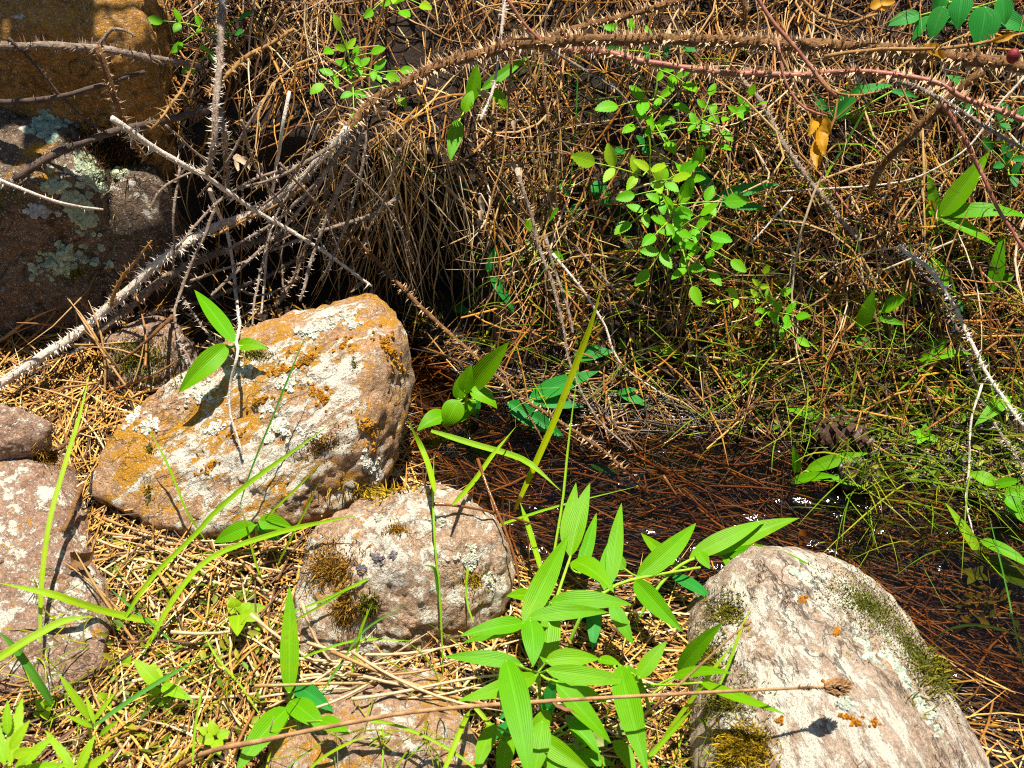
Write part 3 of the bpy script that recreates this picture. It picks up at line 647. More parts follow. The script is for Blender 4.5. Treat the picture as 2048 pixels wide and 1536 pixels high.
# ------------------------------------------------------------------ thorny canes
def cane(label, pts, r, mat='cane_brown', thorn='thorn_tan', dens=900, tl=.006, taper=0.6, k=8, name='thorny_cane', cat='cane', group='thorny rose canes', depth=None, seed=None, n=None):
    sd_ = seed if seed is not None else int(abs(pts[0][0] * 7 + pts[0][1] * 3 + pts[-1][0])) % 9999
    rs = np.random.RandomState(sd_)
    # distance along each ray, evened out along the cane so it stays one smooth stem
    ts = np.array([depth[i] if depth else hit(q[0], q[1])[2] - q[2] / np.linalg.norm(ray(q[0], q[1])) for i, q in enumerate(pts)])
    if depth is None and len(ts) > 2:
        t2 = ts.copy()
        for _ in range(2):
            t2[1:-1] = np.minimum(ts[1:-1], 0.5 * t2[1:-1] + 0.25 * (t2[:-2] + t2[2:]))
        ts = t2
    P = np.array([at_depth(q[0], q[1], t) for q, t in zip(pts, ts)])
    L = np.linalg.norm(np.diff(P, axis=0), axis=1).sum(); n = n or int(max(10, L / 0.010))
    C = catmull(P, n); C = C + 0.0016 * np.stack([fbm(np.stack([np.arange(n) * .23 + j * 31, np.zeros(n), np.zeros(n)], -1), 2, sd_ + j) for j in range(3)], -1)
    R = r * np.linspace(1, taper, n)
    root = empty(name, P[0], label, cat, group)
    V, F = tube(C, R, k, 0.22, sd_); mesh_obj('stem', V, F, M[mat], root)
    nt = int(L * dens * 0.85)
    if nt > 0:
        T, A, B = frames(C); V, F = [], []
        for _ in range(nt):
            u = rs.rand() * (n - 1); i = int(u); f = u - i; i2 = min(i + 1, n - 1)
            c = C[i] * (1 - f) + C[i2] * f; th = rs.uniform(0, 2 * math.pi); rr = R[i]
            d = A[i] * math.cos(th) + B[i] * math.sin(th); s_ = np.cross(T[i], d); l = tl * (0.30 + rs.rand() ** 1.4 * 1.15); bw = min(rr * 0.45, l * 0.10)
            b0 = len(V); base = c + d * rr * 0.82; lean = T[i] * rs.normal(-0.15, 0.28) + s_ * rs.normal(0, 0.2)
            tip = base + nrm(d + lean) * l; mid = base + nrm(d + lean * 0.5) * l * 0.5
            V += [base + T[i] * bw * 1.5, base + s_ * bw * .7, base - T[i] * bw * 1.5, base - s_ * bw * .7, mid + T[i] * bw * .55, mid + s_ * bw * .3, mid - T[i] * bw * .55, mid - s_ * bw * .3, tip]
            for j in range(4):
                j2 = (j + 1) % 4; F.append((b0 + j, b0 + j2, b0 + 4 + j2, b0 + 4 + j)); F.append((b0 + 4 + j, b0 + 4 + j2, b0 + 8))
        o = mesh_obj('thorns', V, F, M[thorn], root, smooth=False); o['kind'] = 'stuff'; o['label'] = 'many sharp thorns of different length'
    return root
def B_(pts, b):
    """attach a depth offset that runs evenly from b[0] to b[1]"""
    n = len(pts); return [(p_[0], p_[1], b[0] + (b[1] - b[0]) * i / (n - 1)) for i, p_ in enumerate(pts)]
cane('thick brown thorny cane arching from the hollow to the top right edge', B_([(684, 272), (755, 198), (850, 145), (950, 110), (1060, 86), (1200, 80), (1400, 82), (1600, 90), (1800, 100), (1950, 118), (2110, 150)], (.09, .26)), .0058, 'cane_brown', 'thorn_tan', 3200, .0098, 1.2, 10)
cane('brown thorny cane rising to the top edge above the thick arching cane', B_([(1020, 95), (1150, 60), (1300, 20), (1450, -25)], (.09, .12)), .0042, 'cane_brown', 'thorn_tan', 1700, .009, .9)
cane('thorny cane running just below the thick arching cane to the right edge', B_([(1085, 98), (1200, 106), (1300, 125), (1450, 145), (1600, 150), (1740, 145), (1860, 162), (1960, 205), (2090, 258)], (.10, .2)), .0042, 'cane_red', 'thorn_tan', 1700, .009, .7)
cane('thin pale cane sloping to the right edge beneath two thorny canes', B_([(1770, 150), (1860, 188), (1950, 242), (2070, 312)], (.15, .18)), .0030, 'cane_grey', 'thorn_pale', 1000, .007, .7)
cane('thick pale bristly cane crossing the left litter from the left edge', B_([(-40, 795), (60, 732), (160, 662), (250, 588), (340, 508), (420, 460), (510, 425), (590, 370), (650, 305), (694, 258)], (.05, .10)), .0055, 'cane_pale', 'thorn_pale', 2500, .0070, .8, 10)
cane('shaded brown cane behind the thick pale bristly cane', B_([(130, 720), (260, 615), (350, 545), (450, 500), (560, 470), (680, 425), (790, 405)], (.012, .05)), .0052, 'cane_grey', 'thorn_tan', 1500, .008, .8)
cane('brown cane low in the hollow running towards the large boulder', B_([(250, 640), (420, 596), (540, 548), (660, 482), (760, 418)], (.02, .06)), .0030, 'cane_grey', 'thorn_tan', 1000, .006, .8)
cane('bristly brown cane dropping from the hollow lip, left of a pair', B_([(700, 262), (668, 345), (640, 430), (600, 528), (556, 610)], (.04, .05)), .0042, 'cane_grey', 'thorn_tan', 1500, .006, .7)
cane('bristly brown cane dropping from the hollow lip, right of a pair', B_([(728, 250), (704, 335), (672, 440), (655, 545)], (.05, .05)), .0036, 'cane_grey', 'thorn_tan', 1500, .006, .7)
cane('bleached white twig slanting across the hollow', B_([(228, 238), (300, 288), (370, 332), (432, 366), (520, 425), (600, 472), (670, 520), (742, 572)], (.20, .15)), .0032, 'cane_pale', 'thorn_pale', 300, .0095, .6)
cane('upright pale bristly cane coming down from the top edge', B_([(447, -30), (443, 60), (440, 140), (432, 220), (428, 290), (415, 345)], (.13, .18)), .0042, 'cane_grey', 'thorn_pale', 1700, .006, .8)
cane('short bristly side shoot hanging below the upright pale cane', B_([(436, 215), (446, 270), (452, 330), (458, 400)], (.12, .1)), .0030, 'cane_grey', 'thorn_pale', 1400, .006, .7)
cane('thin bleached stem hanging down over the large lichen boulder', B_([(420, 375), (440, 430), (458, 490), (470, 560), (478, 640), (475, 700), (463, 760), (462, 830), (486, 908)], (.14, .012)), .0026, 'cane_pale', 'thorn_pale', 260, .006, .5)
cane('grey cane across the amber boulder from the left edge', B_([(-40, 90), (100, 92), (200, 97), (290, 115), (400, 132)], (.05, .10)), .0044, 'cane_grey', 'thorn_dark', 1300, .0075, .8)
cane('crooked grey branch tip beside the amber boulder', B_([(175, 92), (205, 80), (222, 62), (250, 62), (268, 72)], (.05, .06)), .0024, 'cane_grey', 'thorn_dark', 300, .004, .5)
cane('bristly brown shoot bent down from the grey cane at the top left', B_([(190, 95), (215, 150), (238, 215), (262, 270), (290, 320)], (.12, .12)), .0036, 'cane_brown', 'thorn_tan', 1500, .0065, .8)
cane('dark bare branch under the amber boulder', B_([(-40, 204), (90, 200), (180, 175), (290, 146)], (.06, .06)), .0036, 'cane_dark', 'thorn_dark', 200, .005, .6)
cane('dark branch lying across the grey lichen boulder', B_([(28, 358), (90, 318), (160, 284), (240, 258), (330, 240), (425, 215)], (.012, .08)), .0048, 'cane_dark', 'thorn_dark', 1000, .006, .8)
cane('white curved twig in front of the grey lichen boulder', B_([(-30, 345), (60, 385), (130, 408), (208, 419)], (.07, .06)), .0022, 'cane_pale', 'thorn_pale', 160, .006, .6)
cane('thin dark twig slanting over the gap between the left boulders', B_([(20, 78), (70, 130), (120, 188), (170, 235), (215, 268)], (.06, .06)), .0018, 'cane_dark', 'thorn_dark', 500, .005, .6)
cane('small golden thorny sprig in front of the dark hollow, upper left', B_([(300, 262), (335, 225), (362, 190), (382, 150), (398, 102)], (.15, .15)), .0016, 'cane_gold', 'thorn_gold', 700, .0085, .6)
cane('golden thorny sprig leaning right from the upright pale cane', B_([(410, 190), (450, 155), (498, 112), (545, 86), (588, 58)], (.14, .14)), .0030, 'cane_gold', 'thorn_gold', 1500, .0085, .7)
cane('drooping pale twig left of the plant on the boulder', B_([(432, 415), (410, 470), (378, 535), (352, 615), (360, 680), (386, 735)], (.12, .02)), .0022, 'cane_grey', 'thorn_pale', 420, .006, .6)
cane('thin twig ending at the plant on the large boulder', B_([(362, 590), (400, 648), (445, 698), (470, 722)], (.08, .015)), .0016, 'cane_grey', 'thorn_pale', 420, .005, .6)
cane('short brown twig above the small mossy stone', B_([(348, 625), (320, 655), (285, 690), (243, 722)], (.06, .03)), .0026, 'cane_brown', 'thorn_tan', 250, .004, .7)
cane('small golden thorny sprig standing on the thick pale cane', B_([(225, 612), (238, 565), (268, 525), (302, 482)], (.075, .10)), .0024, 'cane_gold', 'thorn_gold', 1000, .007, .5)
cane('reddish thorny cane slanting over the stream beside the large boulder', B_([(595, 372), (690, 460), (780, 550), (880, 650), (960, 725), (1050, 800), (1120, 845), (1200, 895), (1295, 988)], (.12, .02)), .0036, 'cane_brown', 'thorn_tan', 900, .007, .45)
cane('golden thorny side shoot left of the reddish slanting cane', B_([(612, 376), (565, 402), (490, 440), (425, 472)], (.13, .13)), .0022, 'cane_gold', 'thorn_gold', 900, .006, .7)
cane('grey twig hanging in the hollow left of the root curtain', B_([(520, 330), (545, 410), (560, 500), (570, 600)], (.06, .05)), .0020, 'cane_grey', 'thorn_tan', 500, .005, .6)
cane('pale straight stalk standing in the hollow', B_([(575, 180), (560, 270), (545, 380), (535, 500), (522, 640)], (.10, .04)), .0022, 'cane_pale', 'thorn_pale', 0, .004, .7)
cane('bleached withered twig hanging from the top edge', B_([(1012, -20), (1002, 60), (992, 130), (980, 190), (962, 238)], (.16, .13)), .0020, 'cane_pale', 'thorn_pale', 500, .006, .8)
cane('thin reddish twig from the top edge crossing the thick arch', B_([(1005, -10), (1050, 48), (1090, 88), (1120, 130), (1128, 162)], (.2, .16)), .0020, 'cane_red', 'thorn_tan', 500, .006, .7)
cane('thin brown twig hanging in front of the bank below the arch', B_([(1028, 60), (1022, 140), (1016, 220), (1006, 320), (985, 400), (968, 470)], (.16, .08)), .0014, 'cane_gold', 'thorn_gold', 500, .004, .7)
cane('thin dark twig hanging straight below the arch', B_([(1083, 110), (1090, 200), (1104, 290), (1110, 360), (1116, 440)], (.13, .06)), .0016, 'cane_brown', 'thorn_tan', 500, .005, .7)
cane('grey twig running from the arch down to the right', B_([(1095, 95), (1150, 130), (1200, 160), (1245, 190), (1285, 260)], (.13, .05)), .0018, 'cane_grey', 'thorn_pale', 500, .005, .7)
cane('long thorny twig drooping down the middle of the bank to the stream', B_([(1035, 350), (1062, 430), (1080, 490), (1112, 590), (1130, 680), (1152, 760), (1195, 838), (1262, 898)], (.10, .03)), .0024, 'cane_grey', 'thorn_tan', 600, .006, .5)
cane('short stout twig beside the long drooping twig', B_([(1092, 470), (1110, 540), (1130, 600), (1146, 664)], (.07, .06)), .0024, 'cane_grey', 'thorn_tan', 600, .005, .8)
cane('thin twig right of the tall grass blade', B_([(1108, 505), (1168, 588), (1208, 650), (1232, 710), (1262, 745), (1322, 785)], (.07, .03)), .0018, 'cane_pale', 'thorn_tan', 450, .005, .6)
cane('thin twig pointing right below the bright rose bush', B_([(1148, 492), (1218, 570), (1262, 598), (1312, 632)], (.06, .04)), .0016, 'cane_grey', 'thorn_tan', 450, .005, .6)
cane('small thorny twig hanging over the dark leaves by the stream', B_([(1040, 792), (1062, 842), (1088, 888), (1106, 915)], (.05, .03)), .0014, 'cane_brown', 'thorn_tan', 450, .004, .6)
cane('brown bristly cane dropping from the arch at the right', B_([(1965, 140), (1880, 215), (1810, 285), (1762, 340), (1742, 385)], (.17, .06)), .0052, 'cane_brown', 'thorn_gold', 1900, .008, .7)
cane('long brown bristly cane running down the right bank', B_([(1478, 148), (1525, 210), (1560, 280), (1610, 350), (1668, 420), (1722, 480)], (.05, .05)), .0036, 'cane_grey', 'thorn_tan', 1600, .006, .8)
cane('pale bristly cane curving down to the right edge', B_([(1800, 492), (1862, 545), (1905, 610), (1945, 690), (1990, 770), (2070, 880)], (.05, .06)), .0027, 'cane_pale', 'thorn_pale', 1500, .006, .8)
cane('pale bristly cane behind the other pale curving cane', B_([(1815, 505), (1868, 575), (1910, 650), (1945, 740), (1985, 840), (2060, 960)], (.03, .035)), .0022, 'cane_grey', 'thorn_pale', 1500, .005, .8)
cane('glossy red stem running down from the top edge, right of centre', B_([(1502, -20), (1550, 50), (1612, 122), (1655, 178), (1678, 196)], (.27, .2)), .0024, 'cane_red', 'thorn_tan', 260, .006, .8)
cane('golden thorny shoot curling right from the red stem', B_([(1640, 155), (1668, 185), (1710, 192), (1772, 180)], (.21, .2)), .0016, 'cane_gold', 'thorn_gold', 700, .006, .7)
cane('thin red stem holding the hanging yellow leaf', B_([(1555, 78), (1565, 135), (1582, 180), (1612, 218), (1650, 232)], (.24, .2)), .0017, 'cane_red', 'thorn_tan', 400, .005, .8)
cane('long red stem slanting down at the right edge', B_([(1885, 205), (1930, 280), (1965, 350), (2000, 420), (2060, 510)], (.17, .14)), .0026, 'cane_red', 'thorn_tan', 600, .005, .8)
cane('short bristly cane dropping from the top edge onto the arch', B_([(1478, -30), (1488, 30), (1486, 80)], (.22, .18)), .0038, 'cane_brown', 'thorn_gold', 1700, .008, .9)
cane('golden twig under the top edge, right of centre', B_([(1592, -5), (1640, 30), (1700, 42), (1756, 28)], (.25, .25)), .0020, 'cane_gold', 'thorn_gold', 700, .006, .7)
cane('golden twig with yellow leaves above the thick arch at the right', B_([(1650, 118), (1740, 100), (1850, 95), (1960, 88), (2070, 60)], (.30, .33)), .0020, 'cane_gold', 'thorn_gold', 350, .007, .8)
cane('thin white twig hanging above the stream at the right', B_([(1962, 765), (1942, 840), (1936, 920), (1933, 1000), (1946, 1066)], (.06, .04)), .0015, 'cane_pale', 'thorn_pale', 250, .003, .6)
cane('pale bent twig on the bank right of the bright rose bush', B_([(1490, 500), (1528, 462), (1560, 425), (1585, 392)], (.04, .04)), .0014, 'cane_pale', 'thorn_pale', 120, .004, .7)
cane('thin pale stalk leaning across the upper right bank', B_([(2048, 150), (1990, 225), (1930, 300), (1850, 350), (1750, 372), (1560, 385)], (.10, .03)), .0014, 'cane_pale', 'thorn_pale', 0, .004, .7)
cane('reddish twig crossing the right bank under the pale canes', B_([(1640, 345), (1700, 420), (1755, 480), (1800, 560)], (.04, .04)), .0016, 'cane_red', 'thorn_tan', 500, .004, .6)
cane('dark twig with thorns behind the tall grass stem', B_([(1180, 790), (1230, 850), (1262, 895)], (.03, .02)), .0014, 'cane_dark', 'thorn_tan', 400, .004, .6)
cane('brown twig lying along the left of the large boulder', B_([(265, 790), (200, 835), (150, 870), (105, 905)], (.012, .012)), .0030, 'cane_brown', 'thorn_tan', 500, .005, .6)
cane('dry reddish stick wedged between flat rock and large boulder', B_([(170, 960), (150, 1010), (128, 1060)], (.012, .012)), .0030, 'cane_brown', 'thorn_tan', 100, .004, .8)
fan = [(((715, 255), (660, 330), (590, 430), (500, 520), (420, 590)), .0030, 'reaching lowest left'), (((720, 262), (690, 350), (640, 470), (600, 600)), .0032, 'ending behind the boulder top'), (((705, 262), (640, 310), (560, 350), (470, 380)), .0026, 'nearly level towards the upright cane'),
       (((735, 262), (722, 350), (690, 460), (640, 560)), .0022, 'hanging beside the root curtain'), (((700, 275), (620, 380), (540, 450), (450, 500)), .0028, 'crossing behind the white slanting twig'), (((650, 300), (560, 420), (520, 540), (505, 650)), .0020, 'hanging towards the plant on the boulder'), (((800, 395), (740, 430), (660, 455), (540, 500)), .0032, 'lying level across the hollow'), (((600, 330), (500, 360), (420, 420), (350, 500)), .0022, 'leaning towards the knobbly rock')]
for pp, r_, l in fan: cane('pale bristly cane fanning down from the arch, ' + l, B_(pp, (.09, .17)), r_, 'cane_grey', 'thorn_pale', 560, .0045, .6, 7)
# further bare twigs tangled in the hollow
tw = [((330, 250), (420, 330), (500, 420)), ((480, 240), (520, 350), (600, 450)), ((620, 300), (560, 380), (470, 450)), ((360, 330), (350, 430), (345, 540)), ((520, 200), (470, 300), (395, 395)), ((800, 300), (760, 420), (700, 540)),
      ((690, 330), (780, 420), (830, 530)), ((380, 560), (470, 530), (580, 470)), ((640, 250), (600, 330), (500, 380)), ((300, 420), (330, 370), (420, 330)), ((560, 330), (640, 420), (690, 540)), ((450, 560), (520, 590), (600, 560))]
lab = ['in the upper left of the hollow', 'crossing the white slanting twig from above', 'leaning left behind the white slanting twig', 'hanging beside the grey knobbly rock', 'slanting down from the dry grass to the upright cane', 'at the right side of the root curtain',
       'slanting right behind the root curtain', 'low above the plant on the boulder', 'near the start of the thick arch', 'against the grey knobbly rock', 'in the middle of the hollow', 'lowest in the hollow above the boulder']
for a, l in zip(tw, lab): cane('thin grey twig ' + l, B_(a, (.14, .14)), .0017, 'cane_grey', 'thorn_tan', 350, .0045, .6, 6, name='bare_twig', cat='twig', group='bare twigs in the hollow')

# ------------------------------------------------------------------ leaves
def leaf_mesh(base, tip, wid, arch=0.12, fold=0.22, shape='lance', hint=None, twist=0.0, rs=random, n=13, teeth=0, crumple=0.0, wave=0.0, side_bend=0.0):
    base = np.asarray(base, float); tip = np.asarray(tip, float); L = np.linalg.norm(tip - base)
    up = nrm(0.55 * nrm(CAM - base) + 0.45 * np.array([0, 0, 1])) if hint is None else nrm(hint)
    ax = nrm(tip - base); upo = nrm(up - ax * (up @ ax)); sd0 = np.cross(ax, upo)
    mid = (base + tip) / 2 + upo * L * arch + sd0 * L * side_bend
    t = np.linspace(0, 1, n); C = ((1 - t) ** 2)[:, None] * base + (2 * t * (1 - t))[:, None] * mid + (t ** 2)[:, None] * tip
    if shape == 'lance': w_ = np.sin(np.pi * t ** 0.72) ** 0.85 * (1 - 0.12 * t)
    elif shape == 'ovate': w_ = np.sin(np.pi * t ** 0.62) ** 0.75
    elif shape == 'round': w_ = np.sin(np.pi * np.clip(t, 0, 1) ** 0.85) ** 0.72 * (1 - 0.15 * t)
    else: w_ = np.minimum(1, 6 * t + 0.35) * (1 - t ** 3)            # strap: grass
    w_ = np.maximum(w_, 0.02)
    m = 3 if shape == 'strap' else 7
    if teeth: m = 5
    T = np.gradient(C, axis=0); T /= np.linalg.norm(T, axis=1)[:, None]
    V, UVv = [], []; ph = rs.uniform(0, 6)
    for i in range(n):
        s_ = nrm(np.cross(T[i], up)); nn = np.cross(s_, T[i]); a = twist * (t[i] - 0.3)
        s2 = s_ * math.cos(a) + nn * math.sin(a); n2 = np.cross(s2, T[i])
        for j in range(m):
            u = j / (m - 1) * 2 - 1; hw = wid * 0.5 * w_[i]
            k = 1.0
            if teeth and abs(u) > 0.99 and 0 < i < n - 1: k = 1.0 + (0.09 if i % 2 else -0.07)
            off = abs(u) * fold * hw * (1.0 if not teeth else 0.8) + wave * wid * math.sin(t[i] * 9 + ph + u) * abs(u)
            q = C[i] + s2 * u * hw * k + n2 * off
            if teeth and abs(u) > 0.99 and i % 2: q = q + T[i] * L * 0.02
            V.append(q); UVv.append((u * 0.5 + 0.5, t[i]))
    V = np.array(V)
    if crumple: V = V + crumple * L * np.stack([fbm(V * 90 + 7 * j + ph, 2, j) for j in range(3)], -1)
    F = [(i * m + j, i * m + j + 1, (i + 1) * m + j + 1, (i + 1) * m + j) for i in range(n - 1) for j in range(m - 1)]
    return V, F, np.array(UVv)
def put_leaf(parent, base, tip, wid, mat, name='leaf', **kw):
    V, F, U = leaf_mesh(base, tip, wid, **kw)
    return mesh_obj(name, V, F, M[mat], parent, uvs=U, smooth=True)

def lily(label, root, stem, leaves, mat='leaf', smat='stem_green', r=.0022, name='lily_plant', group='broad leaved plants', seed=0, cat='plant'):
    """root (px, py); stem: list of (px, py, b); leaves: (bx, by, bb, tx, ty, tb, width px[, arch])"""
    rs = random.Random(seed + int(root[0])); R0 = pt(root[0], root[1], -0.004)
    o = empty(name, R0, label, cat, group)
    sp = [R0] + [pt(*q) for q in stem]
    if len(sp) > 1:
        C = catmull(sp, 14); V, F = tube(C, r * np.linspace(1, 0.6, 14), 7); mesh_obj('stem', V, F, M[smat], o)
    SPN = C if len(sp) > 1 else np.array([R0])
    for lf in leaves:
        bx, by, bb, tx, ty, tb, wp = lf[:7]; ar = lf[7] if len(lf) > 7 else rs.uniform(0.04, 0.13); mm = lf[8] if len(lf) > 8 else mat
        a, b = pt(bx, by, bb), pt(tx, ty, tb)
        # keep a leaf from being stretched far along the view: limit the depth span
        ta, tb_ = (a - CAM) @ FWD, (b - CAM) @ FWD; span = math.hypot(tx - bx, ty - by) * pxm(a) * 0.8
        if abs(tb_ - ta) > span: b = at_depth(tx, ty, ta + math.copysign(span, tb_ - ta))
        hint = nrm(0.50 * nrm(CAM - a) + 0.5 * np.array([0, 0, 1]) + np.array([rs.uniform(-.3, .3), rs.uniform(-.2, .2), 0]))
        near_ = SPN[np.argmin(np.linalg.norm(SPN - a, axis=1))]
        if np.linalg.norm(near_ - a) > 0.006:
            V, F = tube(catmull([near_, (near_ + a) / 2 + np.array([0, 0, -.003]), a + nrm(b - a) * .002], 6), np.full(6, r * .5), 6); mesh_obj('petiole', V, F, M[smat], o)
        put_leaf(o, a, b, wp * pxm(a) * 1.10, mm, arch=ar, fold=rs.uniform(.12, .32), hint=hint, twist=rs.uniform(-.5, .5), rs=rs, side_bend=rs.uniform(-.05, .05), wave=0.012)
    return o
lily('tall lush plant with long upright leaves in the middle of the large green clump', (1075, 1425), [(1080, 1330, .04), (1100, 1240, .08), (1125, 1160, .11), (1142, 1110, .12)], [
    (1128, 1092, .12, 1152, 965, .16, 30, .05), (1140, 1115, .12, 1180, 966, .17, 38, .05), (1046, 1250, .09, 1137, 1070, .14, 46, .06), (1158, 1150, .10, 1193, 1026, .14, 26, .05), (1145, 1122, .13, 1228, 1185, .12, 46, .2),
    (1098, 1206, .12, 1264, 1209, .12, 40, .12), (1056, 1236, .13, 1218, 1225, .13, 32, .1), (1050, 1246, .11, 919, 1272, .09, 36, .12), (1050, 1250, .10, 925, 1286, .07, 24, .1), (1066, 1194, .10, 1013, 1192, .09, 28, .1),
    (1060, 1238, .13, 1066, 1334, .12, 44, .1), (1090, 1330, .06, 1110, 1190, .10, 44, .03), (1100, 1250, .06, 1065, 1290, .05, 30, .1, 'leaf_deep')])
lily('plant with pointed leaves leaning right from the large green clump over the stream', (1120, 1330), [(1170, 1220, .07), (1225, 1175, .09), (1270, 1158, .10), (1400, 1135, .09)], [
    (1222, 1168, .10, 1243, 1006, .15, 32, .05), (1208, 1180, .09, 1232, 1060, .12, 38, .05), (1272, 1155, .10, 1392, 1046, .13, 42, .07), (1352, 1130, .06, 1282, 1066, .05, 26, .1), (1270, 1160, .10, 1366, 1264, .08, 38, .1),
    (1222, 1206, .09, 1267, 1290, .07, 30, .1), (1200, 1180, .09, 1160, 1240, .07, 28, .1, 'leaf_deep'), (1190, 1210, .05, 1185, 1300, .03, 30, .1, 'leaf_deep'), (1250, 1140, .07, 1225, 1100, .05, 24, .1)])
lily('spray of five pointed leaves reaching over the tip of the pale ridge boulder', (1250, 1280), [(1320, 1170, .07), (1370, 1125, .10), (1430, 1106, .11)], [
    (1378, 1116, .11, 1530, 1040, .14, 38, .1), (1420, 1108, .11, 1600, 1036, .13, 42, .08), (1455, 1110, .11, 1626, 1134, .10, 36, .14), (1446, 1108, .11, 1504, 1190, .08, 28, .12), (1396, 1102, .12, 1420, 1138, .11, 24, .1), (1345, 1150, .06, 1428, 1200, .04, 28, .1, 'leaf_deep')])
lily('plant with wide arching leaves at the front left of the large green clump', (1085, 1440), [(1080, 1390, .06), (1075, 1345, .10)], [
    (1045, 1330, .10, 888, 1314, .10, 32, .08), (1075, 1350, .12, 914, 1402, .10, 36, .15), (1012, 1318, .17, 1060, 1570, .15, 54, .15), (1090, 1322, .11, 1200, 1318, .11, 38, .1), (1090, 1340, .13, 1278, 1364, .11, 36, .1),
    (1112, 1362, .10, 1218, 1408, .09, 30, .1), (1112, 1365, .12, 1222, 1486, .08, 42, .1), (1092, 1430, .05, 1110, 1350, .10, 32, .05, 'leaf_deep'), (1040, 1380, .04, 1000, 1440, .03, 30, .1, 'leaf_deep'), (1100, 1420, .06, 1050, 1500, .04, 34, .1)])
lily('plant with one long leaf reaching the bottom edge left of the ridge boulder', (1305, 1440), [(1290, 1390, .06), (1270, 1350, .09)], [
    (1240, 1328, .12, 1296, 1550, .12, 50, .12), (1276, 1358, .10, 1334, 1282, .13, 32, .06), (1345, 1354, .09, 1466, 1347, .10, 26, .08), (1356, 1350, .07, 1446, 1245, .10, 36, .05), (1400, 1364, .07, 1570, 1427, .05, 22, .06), (1196, 1318, .10, 1242, 1330, .11, 22, .1), (1250, 1330, .10, 1290, 1395, .07, 28, .1)])
lily('plant at the bottom edge under the large green clump', (1060, 1530), [(1070, 1490, .04)], [
    (1072, 1470, .06, 1185, 1545, .06, 40, .1), (988, 1446, .06, 950, 1550, .05, 32, .1), (1085, 1490, .05, 1130, 1570, .05, 42, .08), (1015, 1470, .05, 1000, 1570, .06, 34, .08), (1120, 1500, .03, 1230, 1530, .03, 34, .1), (1180, 1440, .04, 1150, 1500, .04, 30, .1, 'leaf_deep'), (1140, 1440, .05, 1200, 1510, .04, 36, .1), (1050, 1440, .04, 965, 1480, .03, 30, .1, 'leaf_deep'), (1230, 1480, .04, 1270, 1560, .04, 34, .1), (1085, 1440, .09, 1065, 1560, .08, 40, .1)])
lily('plant with one upright leaf and folded lower leaves beside the round mossy rock', (583, 1440), [(580, 1405, .04)], [
    (578, 1390, .05, 579, 1170, .11, 36, .02), (577, 1415, .06, 470, 1548, .06, 46, .14), (580, 1402, .06, 655, 1462, .05, 46, .18), (592, 1374, .05, 668, 1424, .04, 36, .22, 'leaf_deep'), (640, 1440, .04, 700, 1470, .03, 30, .1)])
lily('small plant with two broad leaves under the lip of the large boulder', (513, 1075), [(514, 1050, .02)], [(512, 1050, .03, 428, 1085, .03, 34, .12), (516, 1042, .03, 584, 1054, .03, 38, .12), (515, 1048, .03, 560, 1080, .02, 30, .1, 'leaf_deep')])
lily('three leaved plant growing on top of the large lichen boulder', (475, 712), [(470, 690, .02)], [(470, 688, .04, 389, 580, .10, 34, .06), (456, 690, .04, 357, 786, .04, 42, .30), (474, 690, .03, 535, 697, .03, 26, .2)])
lily('plant with rounded arching leaves in the stream beside the large boulder', (935, 890), [(928, 835, .04), (935, 780, .08)], [
    (940, 780, .08, 1018, 684, .12, 42, .05), (928, 785, .09, 943, 728, .11, 30, .05), (940, 780, .09, 994, 817, .07, 38, .25), (918, 800, .09, 892, 855, .07, 44, .28), (896, 830, .06, 834, 862, .05, 38, .25), (952, 800, .06, 905, 850, .04, 32, .15), (915, 800, .07, 935, 735, .08, 32, .06), (950, 790, .04, 955, 840, .02, 22, .1, 'leaf_deep')])
lily('dark green long leaved plant on the bank, right of the rounded leaved plant', (1050, 830), [(1058, 800, .02)], [(1058, 796, .03, 1198, 742, .05, 38, .1), (1056, 800, .03, 1168, 814, .03, 28, .12), (1014, 804, .03, 1130, 876, .02, 38, .1)], mat='leaf_deep')
lily('single glossy leaf behind the tall grass blade on the bank', (1140, 725), [(1146, 716, .015)], [(1146, 716, .02, 1229, 704, .03, 32, .12)], mat='leaf_deep')
lily('tiny plant with two narrow leaves at the stream edge', (1228, 795), [(1236, 787, .015)], [(1234, 786, .02, 1276, 778, .03, 13, .15), (1242, 790, .02, 1297, 814, .02, 20, .15)], mat='leaf_deep')
lily('plant with four pointed leaves at the stream edge below the pine cone', (1588, 985), [(1592, 958, .02), (1612, 942, .04)], [(1612, 940, .04, 1737, 906, .06, 26, .15), (1580, 966, .03, 1676, 954, .05, 22, .12), (1660, 954, .05, 1758, 976, .04, 20, .1), (1594, 948, .03, 1586, 890, .06, 17, .05)])
lily('single curved leaf lying just above the pine cone', (1690, 850), [(1680, 842, .015)], [(1680, 840, .02, 1573, 817, .04, 28, -.12)])
lily('plant with small spreading leaves in the middle of the right bank', (1722, 690), [(1722, 660, .03), (1745, 630, .04)], [(1717, 657, .04, 1748, 579, .07, 30, .06), (1760, 624, .04, 1820, 583, .06, 26, .06), (1752, 637, .04, 1811, 650, .05, 15, .1), (1712, 678, .03, 1757, 703, .03, 18, .12)])
lily('arching leaf beside the pale curving canes on the right bank', (1835, 735), [(1837, 722, .015)], [(1837, 720, .02, 1946, 709, .04, 30, .25), (1850, 700, .02, 1900, 680, .04, 24, .1)])
lily('drooping leaf at the right edge above the stream', (2030, 800), [(2022, 794, .03)], [(2020, 793, .04, 1949, 852, .05, 28, .1), (2000, 800, .02, 2040, 830, .02, 24, .1)])
